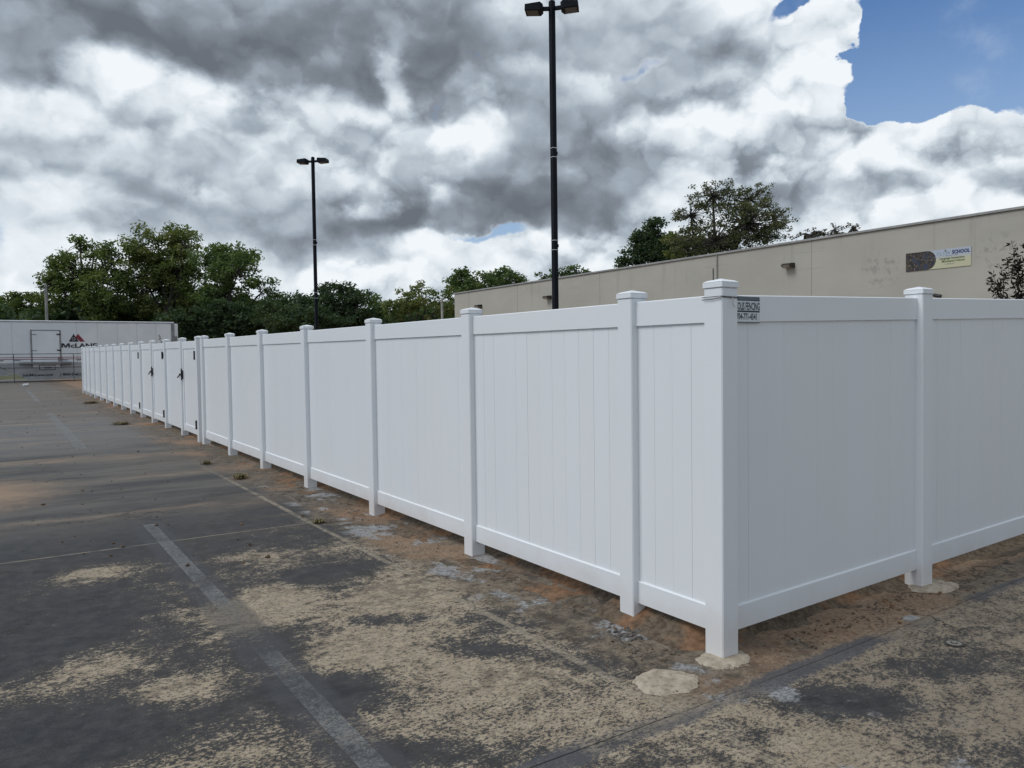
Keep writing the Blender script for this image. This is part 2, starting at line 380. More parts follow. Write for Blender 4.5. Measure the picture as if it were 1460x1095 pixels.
MPAINT = mat('worn_paint', m_paint, rough=.85, spec=.2)

# ------------------------------------------------------------------ ground geometry
def sheet(x0, x1, y0, y1, dz, step=.5, thick=None):
    nx = max(1, int(round((x1-x0)/step))); ny = max(1, int(round((y1-y0)/step))); V = []; F = []
    for j in range(ny+1):
        for i in range(nx+1):
            X = x0+(x1-x0)*i/nx; Y = y0+(y1-y0)*j/ny; V.append((X, Y, G(X, Y)+dz))
    for j in range(ny):
        for i in range(nx):
            a = j*(nx+1)+i; F.append((a, a+1, a+nx+2, a+nx+1))
    if thick:
        ring = [i for i in range(nx+1)]+[j*(nx+1)+nx for j in range(1, ny+1)]+[ny*(nx+1)+i for i in range(nx-1, -1, -1)]+[j*(nx+1) for j in range(ny-1, 0, -1)]
        k = len(V); V += [(V[i][0], V[i][1], V[i][2]-thick) for i in ring]; n = len(ring)
        F += [(ring[i], k+i, k+(i+1) % n, ring[(i+1) % n]) for i in range(n)]
    m = MB(); m.v = V; m.f = F; return m
def m_grass(t, b):
    P = pos(t); n = t.noise(P, .6, 8, .65)
    t.put(b.inputs['Base Color'], t.mix(t.step(n, .35, .65), (.035, .05, .018), (.10, .095, .045)))
    bump(t, b, t.noise(P, 8, 5, .7), .6, .05)
gm = MB(); gm.poly([(-900, -900, -.35), (900, -900, -.35), (900, 1500, -.35), (-900, 1500, -.35)], [(0, 1, 2, 3)])
tag(gm.build('ground', mat('rough_grass', m_grass, rough=.95)), kind='structure')
bank = MB()
ys = [68, 72, 78, 95, 200]; zs = [.2, .42, .9, 1.0, -.34]
for j in range(4):
    bank.poly([(-120, ys[j], zs[j]), (140, ys[j], zs[j]), (140, ys[j+1], zs[j+1]), (-120, ys[j+1], zs[j+1])], [(0, 1, 2, 3)])
tag(bank.build('grass_bank', mat('rough_grass')), kind='structure')
lot = sheet(-30, 45, -12, 72, -.0065, 2.).build('parking_lot', MG); tag(lot, kind='structure')
XE = [-12.43, -7.43, -2.43, 2.57, 7.57, 12.57]; YE = [-2.5, 2.52, 7.5, 12.5, 17.5, 22.5, 27.5, 32.5, 37.5, 42.5, 47.5, 52.5, 57.5, 62.5]
for i in range(5):
    for j in range(13):
        g = .0025
        sheet(XE[i]+g, XE[i+1]-g, YE[j]+g, YE[j+1]-g, rnd.uniform(-.0015, .0015), .5, .008).build('concrete_slab', MG, lot)
for (a, b_, c, d) in [(1.165, 1.275, 1.2, 8.35), (1.17, 1.36, 15.8, 26.1), (1.2, 1.36, 33., 44.5), (.7, 3.1, 45.2, 45.7), (1.2, 1.36, 50., 55.)]:
    sheet(a, b_, c, d, .006, .5).build('parking_line', MPAINT, lot)

# ------------------------------------------------------------------ vinyl fence
def m_vinyl(t, b):
    P = pos(t); n = t.noise(P, .8, 3, .5); x, y, z = t.xyz(P)
    c = t.mix(t.step(n, .3, .7), (.755, .78, .805), (.78, .80, .82))
    oi = t.n.new('ShaderNodeObjectInfo'); c = t.mix(t.mul(oi.outputs['Random'], .4), c, (.755, .765, .77))
    # red-brown splash stains near the ground
    gl = t.add(z, t.mul(t.noise(P, 4, 5, .65), .30))
    dirt = t.mul(t.step(gl, .50, .22), t.step(t.noise(P, .7, 3, .5), .44, .60))
    sky_ = t.step(y, 24., 30., .4, 1.)
    c = t.mix(t.mul(t.mul(dirt, sky_), .45), c, (.50, .34, .24))
    c = t.mix(t.mul(t.step(gl, .42, .26), .16), c, (.45, .37, .29))
    c = t.mix(t.mul(t.step(t.noise(P, 300, 2, .5), .62, .70), .10), c, (.3, .28, .25))
    t.put(b.inputs['Base Color'], c)
    bump(t, b, t.noise(t.vm('MULTIPLY', P, (1, 1, .25)), 6., 3, .5), .12, .006)
MV = mat('white_vinyl', m_vinyl, rough=.30, spec=.45)
MBLK = mat('black_metal', worn((.012, .012, .014), (.025, .025, .028)), rough=.45)
PW = .127; HP = PW/2
ZP, ZTOP, ZRT, ZRB0, ZRB1 = 1.978, 2.032, 1.955, .12, .255
fence = empty('vinyl_fence', (X0+HP, Y0+HP, 0), label='long white vinyl privacy fence turning a corner with square capped posts', cat='fence')
FO = Vector((X0+HP, Y0+HP, 0))
def cap_mesh():
    m = MB(); a = .0685; m.box((-a, -a, 0), (a, a, .031), bev=.003)
    b_ = .0685; h = .031
    m.poly([(-b_, -b_, h), (b_, -b_, h), (b_, b_, h), (-b_, b_, h), (-.05, -.05, h+.010), (.05, -.05, h+.010), (.05, .05, h+.010), (-.05, .05, h+.010), (0, 0, h+.022)],
           [(0, 1, 5, 4), (1, 2, 6, 5), (2, 3, 7, 6), (3, 0, 4, 7), (4, 5, 8), (5, 6, 8), (6, 7, 8), (7, 4, 8)])
    return m.mesh('post_cap')
CAP = cap_mesh(); CAP.materials.append(MV)
def post(x, y, tilt=0., extra=0.):
    z = G(x, y); mb = MB(); mb.box((-HP, -HP, -.10), (HP, HP, ZP+extra), bev=.006)
    o = mb.build('post', MV, fence, loc=(x-FO.x, y-FO.y, z)); o.rotation_euler = (rnd.uniform(-.003, .003), rnd.uniform(-.003, .003), rnd.uniform(-.01, .01))
    c = link('post_cap', CAP, None, o, loc=(0, 0, ZP+extra)); return o
S = [0, .70, 2.63, 4.60, 6.64, 8.58, 10.46, 12.39, 14.37, 16.23, 18.02, 19.76, 21.66, 23.52, 25.45, 27.38, 29.30, 31.27, 33.0, 34.55, 36.05]
for i, s in enumerate(S): post(FO.x, FO.y+s, extra=.012 if i == 0 else 0)
post(FO.x, FO.y+12.80)
RX = [0, 1.965, 3.92, 5.87]
for s in RX[1:]: post(FO.x+s, FO.y)
BW = .152; BT = .022; RTH = .046
def bay(a, b_, along, fine, parent=None, zt=ZRT, rail_b=True, org=FO, nb=None, groove=1.):
    """rails and boards between two post faces; along 'y' (left run) or 'x' (right run)"""
    parent = parent or fence
    def P(u, w, z):                      # u along the run, w across
        return (w, u, z) if along == 'y' else (u, w, z)
    def gz(u): return G(org.x, org.y+u) if along == 'y' else G(org.x+u, org.y)
    za, zb = gz(a), gz(b_)
    def rail(z0, z1, name, th=RTH):
        m = MB(); e = .005
        pr = [(-th/2, z0), (-th/2, z1-e), (-th/2+e, z1), (th/2-e, z1), (th/2, z1-e), (th/2, z0)]
        n = len(pr); V = [P(a, w, z+za) for w, z in pr]+[P(b_, w, z+zb) for w, z in pr]
        m.poly(V, [tuple(range(n)), tuple(range(2*n-1, n-1, -1))]+[(i, i+n, (i+1) % n+n, (i+1) % n) for i in range(n)])
        return m.build(name, MV, parent)
    rail(zt-.145, zt, 'top_rail')
    if rail_b: rail(ZRB0, ZRB1, 'bottom_rail')
    n = nb or max(2, int(round((b_-a)/BW))); w = (b_-a)/n
    zb0 = ZRB1-.02 if rail_b else ZRB0; joined = MB()
    for k in range(n):
        u0, u1 = a+k*w, a+(k+1)*w; j = .0005*groove; c = .0012*groove
        h = BT/2; off = rnd.uniform(-.0008, .0008)
        pr = [(u0+j, -h+c+off), (u0+j+c, -h+off), (u1-j-c, -h+off), (u1-j, -h+c+off), (u1-j, h), (u0+j, h)]
        m = MB(); z0_, z1_ = zb0, zt-.13
        V = [P(u, ww, z0_+gz(u)) for u, ww in pr]+[P(u, ww, z1_+gz(u)) for u, ww in pr]; q = 6
        F = [tuple(range(q)), tuple(range(2*q-1, q-1, -1))]+[(i, i+q, (i+1) % q+q, (i+1) % q) for i in range(q)]
        if fine: m.poly(V, F); m.build('board', MV, parent)
        else: joined.poly(V, F)
    core = joined if not fine else MB()   # tongues that close the joints
    core.poly([P(a, -.004, zb0+za), P(b_, -.004, zb0+zb), P(b_, -.004, zt-.13+zb), P(a, -.004, zt-.13+za), P(a, .004, zb0+za), P(b_, .004, zb0+zb), P(b_, .004, zt-.13+zb), P(a, .004, zt-.13+za)],
              [(0, 1, 2, 3), (4, 7, 6, 5), (0, 4, 5, 1), (3, 2, 6, 7)])
    o = core.build('board_tongues' if fine else 'board_panel', MV, parent)
    if not fine: o['kind'] = 'stuff'
for i in range(len(S)-1):
    if i in (7, 9, 11): continue                      # gate bays
    bay(S[i]+HP-.01, S[i+1]-HP+.01, 'y', i < 6, rail_b=(i != 8), groove=(1., 1., .6, .4, .4, .4)[min(i, 5)])
for i in range(3): bay(RX[i]+HP-.01, RX[i+1]-HP+.01, 'x', i < 2, groove=(.35, .8, .8)[i])
def gate(a, b_, label, latch):
    g = empty('gate', (FO.x, FO.y+a, G(FO.x, FO.y+a)), label=label, cat='gate', group='swing gates in the white fence')
    org = Vector((FO.x, FO.y+a, 0)); L = b_-a; zg = G(FO.x, FO.y+a)
    # frame: two stiles; rails and boards between them
    for u in (.0, L-.09):
        m = MB(); m.box((-.03, u, ZRB0-.01), (.03, u+.09, ZRT-.01), bev=.004); m.build('gate_stile', MV, g)
    base = len(bpy.data.objects)
    sub = MB()
    o0 = set(bpy.data.objects)
    bay(.085, L-.085, 'y', False, parent=g, zt=ZRT-.015, org=org)
    for o in set(bpy.data.objects)-o0: o.location.z -= zg
    for zz in (1.66, .33):
        m = MB(); m.box((-.060, -.09, zz-.06), (-.031, .09, zz+.06), bev=.004); m.tube([(-.072, 0, zz-.085), (-.072, 0, zz+.085)], .022, 8)
        m.build('hinge', MBLK, g)
    if latch:
        m = MB(); y = L-.04; z = 1.28
        m.box((-.05, y-.05, z-.085), (-.031, y+.05, z+.085), bev=.004); m.tube([(-.06, y, z-.12), (-.06, y, z+.12)], .012, 6)
        m.box((-.075, y-.02, z-.02), (-.05, y+.17, z+.02), bev=.004); m.tube([(-.07, y+.1, z), (-.10, y+.2, z-.07)], .012, 6)
        m.build('latch', MBLK, g)
    return g
gate(12.875, 14.30, 'white gate nearest the fence corner, with black hinges and latch', True)
gate(16.30, 17.95, 'middle white gate of the fence with a tilted black latch', True)
gate(19.83, 21.59, 'farthest white gate of the fence, two black hinges and no latch in view', False)

# sticker on the corner bay's top rail
MINK = mat('sticker_ink', worn((.012, .03, .05), (.02, .045, .065), 40, bs=0), rough=.5)
MSTK = mat('sticker_film', worn((.62, .66, .68), (.66, .70, .72), 20, bs=0), rough=.35)
yf = FO.y-RTH/2
sx0, sz0, sw, sh = X0+PW+.030, ZRT-.150+G(X0+.2, Y0), .200, .145
stk = MB(); stk.box((0, -.0016, 0), (sw, -.0004, sh)); stk_o = stk.build('fence_sticker', MSTK, loc=(sx0, yf, sz0))
tag(stk_o, 'small white sticker with dark lettering at the corner end of the top rail', 'sticker')
MT = Matrix(((1, 0, 0, 0), (0, 0, -1, -.0016), (0, 1, 0, 0), (0, 0, 0, 1)))
def tx(body, size, x, z, xs, bold=.0, m=MINK, par=stk_o, **k):
    return text('lettering', body, size, m, par, Matrix.Translation((x, 0, z)) @ MT, ext=.0003, bold=bold, xs=xs, **k)
tx('SOLIS FENCING', .058, .002, .071, .485, .0017); tx('704-771-4541', .046, .007, .019, .655, .0015)
m = MB(); m.box((0, -.0022, .120), (sw-.002, -.0017, .125))
for k in range(25): m.box((k*.0079, -.0022, .1255), (k*.0079+.0056, -.0017, .143))
m.box((0, -.0022, .058), (sw-.004, -.0017, .067)); m.box((0, -.0022, .001), (sw-.002, -.0017, .005)); m.build('printed_bar', MINK, stk_o)

# wire tied round the corner post below its cap
MWIRE = mat('grey_wire', worn((.05, .05, .05), (.12, .12, .12), 60, bs=0), rough=.4, metal=.6)
wr = empty('tie_wire', (FO.x, FO.y, 1.935), label='dark thin wire tied around the top of the corner post', cat='wire')
for dz in (0, .011):
    q = HP+.004; m = MB(); pts = []
    for (x, y) in [(-q, -q), (0, -q), (q, -q), (q, 0), (q, q), (0, q), (-q, q), (-q, 0), (-q, -q)]: pts.append((x, y, dz+rnd.uniform(-.006, .006)))
    m.tube(pts, .0019, 5); m.build('wire_loop', MWIRE, wr)
MB().tube([(.012, -q-.004, .004), (.016, -q-.010, -.016), (.013, -q-.008, -.03), (.022, -q-.012, -.05)], .003, 5).build('wire_end', mat('pale_tie', color=(.45, .46, .42), rough=.5), wr)
MB().tube([(-.02, .03, .09), (-.021, .03, .165)], .0035, 5).build('wire_stub', MWIRE, wr)

# ------------------------------------------------------------------ footings, soil and clods
def m_cem(t, b):
    P = pos(t); n = t.noise(P, 14, 7, .65)
    c = t.mix(t.step(n, .35, .65), (.30, .25, .19), (.44, .38, .30)); c = t.mix(t.mul(t.step(t.noise(P, 34, 5, .7), .54, .66), .7), c, (.14, .105, .075))
    t.put(b.inputs['Base Color'], c); bump(t, b, t.noise(P, 50, 6, .7), .6, .008)
MCEM = mat('dry_cement', m_cem, rough=.95, spec=.2)
def footing(x, y, rx, ry, seed, label, h=.009):
    rr = random.Random(seed); m = MB(); n = 56; rings = [0, .35, .65, .85, 1.0]; zz = [1, .95, .8, .55, -.5]; V = [(0, 0, h)]; F = []
    ph = [rr.uniform(0, 6.28) for _ in range(6)]
    for k, q in enumerate(rings[1:]):
        for i in range(n):
            a = 2*math.pi*i/n; w = 1+.05*math.sin(2*a+ph[0])+.035*math.sin(3*a+ph[1])+.045*math.sin(5*a+ph[2])+.03*math.sin(9*a+ph[3])+.025*math.sin(14*a+ph[4])
            V.append((rx*q*w*math.cos(a), ry*q*w*math.sin(a), h*zz[k+1]+rr.uniform(-.0015, .0015)))
    F += [(0, 1+i, 1+(i+1) % n) for i in range(n)]
    for k in range(len(rings)-2):
        for i in range(n): F.append((1+k*n+i, 1+(k+1)*n+i, 1+(k+1)*n+(i+1) % n, 1+k*n+(i+1) % n))
    m.poly(V, F); o = m.build('cement_patch', MCEM, smooth=True, loc=(x, y, G(x, y)+.004)); return tag(o, label, 'cement patch')
footing(2.755, 2.80, .165, .155, 3, 'round pale cement patch on the ground in front of the corner post', .007)
footing(X0+1.965+.10, Y0-.02, .21, .13, 5, 'pale cement collar round the foot of the second post of the right fence run')
footing(X0+.02, Y0+.01, .16, .12, 9, 'small rough cement collar round the foot of the fence corner post')
m = MB(); m.box((4.51, 2.535, .022), (4.64, 2.60, .027+.002)); tag(m.build('concrete_chip', mat('grey_cement', worn((.20, .20, .19), (.30, .30, .29), 30), rough=.9)), 'thin grey rectangular cement slip lying by the joint on the right', 'cement slip')
# small round cap set in the slab at the right
dr = empty('survey_marker', (4.36, 2.205, G(4.36, 2.2)+.003), label='small round metal marker sunk in the slab right of the corner', cat='ground marker')
m = MB(); n = 24
def ring(m, r1, r2, z): m.poly([(r1*math.cos(2*math.pi*i/n), r1*math.sin(2*math.pi*i/n), z) for i in range(n)]+[(r2*math.cos(2*math.pi*i/n), r2*math.sin(2*math.pi*i/n), z) for i in range(n)], [(i, (i+1) % n, n+(i+1) % n, n+i) for i in range(n)])
ring(m, .036, .020, .004); ring(m, .036, .038, .004); m.build('marker_ring', mat('pale_ring', worn((.14, .13, .115), (.24, .225, .2), 60), rough=.8), dr)
m = MB(); ring(m, .020, .010, .0025); ring(m, .038, .052, .0025); m.build('dark_rim', mat('dark_rim', worn((.035, .032, .03), (.06, .055, .05), 30), rough=.9), dr)
m = MB(); m.prism([(.010*math.cos(k*.6283), .010*math.sin(k*.6283)) for k in range(10)], .001, .008, 'z'); m.build('marker_cap', mat('pale_ring'), dr)

# soil along the fence foot, plus an added bank behind that darkens the gap
from mathutils import noise as mn
def m_soil(t, b):
    P = pos(t); f = t.noise(P, 22, 8, .7); g = t.noise(P, 2.2, 5, .6); x, y, z = t.xyz(P)
    c = t.mix(t.step(f, .3, .7), (.07, .052, .038), (.185, .145, .105)); c = t.mix(t.step(t.add(g, t.step(y, 24., 30., 0., .1)), .47, .6), c, t.mix(t.step(f, .3, .7), (.14, .08, .048), (.29, .17, .10)))
    t.put(b.inputs['Base Color'], c); bump(t, b, t.noise(P, 60, 6, .7), .9, .012)
MSOIL = mat('clay_soil', m_soil, rough=.98, spec=.1)
def soil(x0, x1, y0, y1, axis, nm, amp):
    nx = int((x1-x0)/(.035 if axis == 'y' else .05)); ny = int((y1-y0)/(.05 if axis == 'y' else .035)); V = []; F = []
    for j in range(ny+1):
        for i in range(nx+1):
            X = x0+(x1-x0)*i/nx; Y = y0+(y1-y0)*j/ny
            q = (X-x0)/(x1-x0) if axis == 'y' else (Y-y0)/(y1-y0)
            e = math.sin(math.pi*min(1, q*1.2+.0))**1. if q < .5 else 1.
            ends = min(1, (Y-y0)/.3, (y1-Y)/.3) if axis == 'y' else min(1, (X-x0)/.3, (x1-X)/.3)
            n = mn.fractal(Vector((X*2.2, Y*1.3, 0)), 1., 2., 5)+.25*mn.fractal(Vector((X*14, Y*14, 3)), 1., 2., 4)
            bk = min(1, max(0, ((X-3.33) if axis == 'y' else (Y-2.96))/.16)); V.append((X, Y, G(X, Y)-.022+ends*e*(.020+amp*(n+.15))+.112*bk*ends))  # bk: made-up rise behind the fence, shades the slot below the rails
    for j in range(ny):
        for i in range(nx):
            a = j*(nx+1)+i; F.append((a, a+1, a+nx+2, a+nx+1))
    m = MB(); m.v = V; m.f = F; o = m.build(nm, MSOIL, smooth=True); tag(o, kind='stuff', cat='soil'); return o
tag(soil(2.78, 4.2, 2.92, 39.5, 'y', 'soil_strip', .030), 'loose brown and reddish soil along the foot of the left fence run, with an added bank behind it')
tag(soil(3.05, 9.2, 2.66, 3.8, 'x', 'soil_strip', .028), 'reddish clay soil under the right fence run, with an added bank behind it')
def clods(n, fx, name, label, m_, smin, smax):
    mb = MB(); rr = random.Random(5)
    for _ in range(n):
        x, y = fx(rr); s = rr.uniform(smin, smax)*rr.choice([.5, .7, 1]); bm = bmesh.new(); bmesh.ops.create_icosphere(bm, subdivisions=1, radius=s)
        for v in bm.verts: v.co *= rr.uniform(.65, 1.25)
        mb.addbm(bm, Matrix.Translation((x, y, G(x, y)+s*.25)) @ Matrix.Rotation(rr.uniform(0, 6), 4, 'Z') @ Matrix.Diagonal((1, rr.uniform(.6, 1), .6, 1)))
    return tag(mb.build(name, m_), label, 'clods', kind='stuff')
def f1(r):
    if r.random() < .65: return 3.26-abs(r.gauss(0, .25)), 3.0+r.random()**2*16
    return 3.3+r.random()*2.6, 2.84-abs(r.gauss(0, .12))
clods(1100, f1, 'soil_clods', 'small clods and crumbs of soil scattered along the fence foot', MSOIL, .004, .016)
clods(120, lambda r: (2.755+r.gauss(0, .075), 2.80+r.gauss(0, .07)), 'cement_crumbs', 'dark crumbs lying on the round cement patch', MSOIL, .002, .011)
clods(170, lambda r: (3.2-.02+r.gauss(0, .06), 2.80+r.gauss(0, .05)), 'cement_splash', 'rough mortar crumbs at the foot of the corner post', MCEM, .004, .016)
clods(60, lambda r: (3.06+r.gauss(0, .06), 3.40+r.gauss(0, .07)), 'gravel_heap', 'little heap of grey gravel beside the foot of the second post', mat('grey_gravel', worn((.06, .052, .045), (.15, .135, .115), 30), rough=.95), .008, .024)
def f4(r): return r.uniform(-1.5, 3.), 6+r.random()**1.2*34
clods(260, f4, 'leaf_litter', 'dead leaves and crumbs scattered over the parking slabs', mat('dead_leaf', worn((.05, .03, .018), (.14, .09, .05), 5), rough=.9), .006, .028)

# small dry weeds in the joint
MWEED = mat('dry_weed', worn((.09, .085, .03), (.22, .16, .08), 12, bs=0), rough=.9)
def weed(x, y, r, h, n, label, seed):
    rr = random.Random(seed); m = MB(); z = 0
    for _ in range(n):
        a = rr.uniform(0, 6.28); l = r*rr.uniform(.3, 1); bx, by = rr.gauss(0, r*.25), rr.gauss(0, r*.25); tz = h*rr.uniform(.2, 1); w = rr.uniform(.004, .009)
        px, py = -math.sin(a)*w, math.cos(a)*w; ex, ey = bx+math.cos(a)*l, by+math.sin(a)*l
        m.poly([(bx-px, by-py, z), (bx+px, by+py, z), ((bx+ex)/2+px, (by+ey)/2+py, tz), ((bx+ex)/2-px, (by+ey)/2-py, tz), (ex, ey, tz*.7)], [(0, 1, 2, 3), (3, 2, 4)])
    return tag(m.build('weed', MWEED, loc=(x, y, G(x, y))), label, 'weed')
weed(2.72, 10.75, .13, .07, 120, 'low dry weed tuft in the joint below the eighth fence post', 1)
weed(2.66, 12.5, .09, .06, 80, 'smaller dry weed further along the joint by the fence', 2)
weed(2.62, 7.45, .09, .04, 70, 'flat dark weed where the two slab joints meet', 3)
weed(2.75, 30.6, .35, .09, 200, 'green weed mat beside the far end of the fence', 4)
weed(2.5, 20.9, .30, .08, 160, 'patch of brown dead weeds before the far gates', 6)

# ------------------------------------------------------------------ building
def m_wall(t, b):
    P = pos(t); x, y, z = t.xyz(P)
    n = t.noise(t.vm('MULTIPLY', P, (1, .5, 1.2)), .5, 6, .6)
    c = t.mix(t.step(n, .3, .7), (.375, .362, .318), (.425, .41, .36))
    dr_ = t.noise(t.vm('MULTIPLY', P, (1, 3.2, .22)), 1.3, 6, .65)
    c = t.mix(t.mul(t.mul(t.step(dr_, .54, .70), t.step(z, 3.2, 5.2)), .30), c, (.22, .205, .175))
    # long scuffed streaks and old patching
    sk = t.noise(t.vm('MULTIPLY', P, (1, .18, 3.5)), 1.1, 8, .68)
    c = t.mix(t.mul(t.step(sk, .60, .70), .30), c, (.25, .235, .205))
    sq = t.mul(t.step(t.vm('LENGTH', t.vm('MULTIPLY', t.vm('SUBTRACT', P, (22., 13.3, 4.05)), (0, 1.3, 1.7))), 1.1, .5), t.step(t.noise(P, 5, 6, .7), .48, .62))
    sr = t.mul(t.step(t.vm('LENGTH', t.vm('MULTIPLY', t.vm('SUBTRACT', P, (22., 10.1, 4.2)), (0, 1.6, 1.7))), 1.1, .5), t.step(t.noise(P, 5, 6, .7), .50, .62))
    c = t.mix(t.mul(t.math('MAXIMUM', sq, sr), .45), c, (.20, .19, .175))
    t.put(b.inputs['Base Color'], c); bump(t, b, t.noise(P, 9, 6, .6), .25, .01)
MW = mat('beige_render', m_wall, rough=.9, spec=.2)
bld = empty('long_building', (22, 9, 0), label='long low beige rendered building with flat roof behind the fence', cat='building')
BX, BY0, BY1, BZ = 22., -16., 39.03, 5.22
edges = [BY0, -2.4, 4.1, 9.2, 15.67, 19.58, 26.2, 32.6, BY1]
for a, b_ in zip(edges[:-1], edges[1:]):
    m = MB(); m.box((0, a-9+.008, -.3), (.25, b_-9-.008, BZ+rnd.uniform(-.004, .004))); m.build('wall_panel', MW, bld)
m = MB(); m.box((.012, BY0-9+.02, -.3), (.2, BY1-9-.02, BZ-.01)); m.box((.25, BY1-9-.25, -.3), (20, BY1-9, BZ)); m.box((20, BY0-9, -.3), (20.25, BY1-9, BZ)); m.box((.25, BY0-9, -.3), (20, BY0-9+.25, BZ)); m.build('wall', MW, bld)
m = MB(); m.box((-.05, BY0-9-.05, BZ+.004), (.32, BY1-9+.05, BZ+.075), bev=.008); m.build('parapet_coping', mat('coping_metal', worn((.24, .24, .235), (.32, .32, .31), 2), rough=.5), bld)
m = MB(); m.box((.25, BY0-8.7, BZ-.4), (20, BY1-9.3, BZ-.3)); m.build('roof', mat('roof_membrane', color=(.2, .2, .2), rough=.9), bld)
m = MB(); m.tube([(-.05, 19.58-9, 4.1), (-.05, 19.58-9, BZ)], .018, 6); m.build('conduit', mat('grey_conduit', color=(.28, .27, .25), rough=.6), bld)
def wall_light(y, z, s, label):
    e = empty('wall_light', (BX, y, z), label=label, cat='wall light', group='wall lights on the beige building')
    m = MB(); m.prism([(0, .06), (-.19*s, .045), (-.24*s, 0), (-.20*s, -.075), (0, -.11)], -.16*s, .16*s, 'y')
    # prism along y uses (x,z)
    m.build('housing', mat('bronze_housing', worn((.018, .016, .013), (.03, .027, .022), 8), rough=.5), e)
    m = MB(); m.prism([(-.245*s, -.012), (-.208*s, -.082), (-.03, -.12), (-.03, -.112), (-.200*s, -.076)], -.13*s, .13*s, 'y'); m.build('lens', mat('lamp_lens', worn((.22, .20, .16), (.3, .28, .24), 10, bs=0), rough=.2), e)
    return e
wall_light(16.47, 4.53, 1.1, 'wall light high on the beige wall left of the school banner')
wall_light(29.9, 4.43, 1.2, 'wall light on the beige wall beside the near lamp post')
wall_light(36.2, 4.40, 1.2, 'wall light nearest the far left end of the beige wall')
cmr = empty('security_camera', (BX, 11.63, 3.14), label='small dark device on the beige wall just above the right fence', cat='camera')
MB().tube([(0, 0, .05), (-.10, 0, .03)], .03, 8).build('bracket', MBLK, cmr); MB().tube([(-.10, .10, .06), (-.12, -.14, .0)], .05, 10).build('camera_body', MBLK, cmr)

# banner
ban = empty('school_banner', (BX-.012, 12.54, 3.92), label='school banner with crowd photo and blue lettering on the beige wall', cat='banner')
bw, bh = 1.80, .52
def m_ban(t, b):
    v = objc(t); x, y, z = t.xyz(v); c = t.mix(t.step(z, .38, .20), (.40, .45, .52), (.50, .49, .33)); t.put(b.inputs['Base Color'], c)
m = MB(); m.box((-.006, -bw, 0), (0, 0, bh)); m.build('banner_sheet', mat('banner_sheet', m_ban, rough=.6), ban)
def m_crowd(t, b):
    v = objc(t); n = t.noise(v, 9, 6, .75); q = t.noise(v, 26, 5, .75); z = t.xyz(v)[2]
    c = t.mix(t.step(n, .42, .54), (.075, .05, .035), (.012, .012, .013)); c = t.mix(t.step(q, .55, .62), c, (.24, .22, .18)); c = t.mix(t.step(t.noise(v, 6, 3, .5), .52, .6), c, (.03, .04, .07))
    t.put(b.inputs['Base Color'], c)
pts = [(0, 0), (0, bh)]+[(-.62-.24*math.cos(a*math.pi/2), bh/2+bh/2*math.sin(a*math.pi/2)) for a in np.linspace(1, -1, 13)]
m = MB(); m.prism(pts, -.0085, -.0065, 'x'); m.build('crowd_photo', mat('crowd_photo', m_crowd, rough=.6), ban)
# text faces -X: local x -> -Y, local y -> Z
MTB = Matrix(((0, 0, -1, -.009), (-1, 0, 0, 0), (0, 1, 0, 0), (0, 0, 0, 1)))
def tb(body, size, x, z, c, xs=1., bold=0., **k): return text('lettering', body, size, mat('ink_%s' % c[0], color=c[1], rough=.6), ban, Matrix.Translation((0, -x, z)) @ MTB, ext=.0006, xs=xs, bold=bold, **k)
navy = ('navy', (.02, .035, .13)); grn = ('green', (.10, .15, .05)); pb = ('pale_blue', (.20, .27, .36)); gy = ('grey', (.22, .23, .2))
tb('I L I M', .14, .89, .355, pb, .95); tb('SCHOOL', .135, 1.30, .37, navy, .86, .006); tb('LEARN  PLAY  GROW', .035, 1.12, .32, pb, 1.)
tb('Language Immersion', .085, .96, .235, grn, .95, .002); tb('Montessori School', .085, 1.02, .155, grn, .95, .002); tb('enrolling now', .04, 1.10, .095, gy, 1.2)
m = MB(); m.prism([(-1.12+.025*math.cos(a), .475+.025*math.sin(a)) for a in np.linspace(0, 5.8, 10)], -.0105, -.0095, 'x'); m.build('dot', mat('ink_green'), ban)

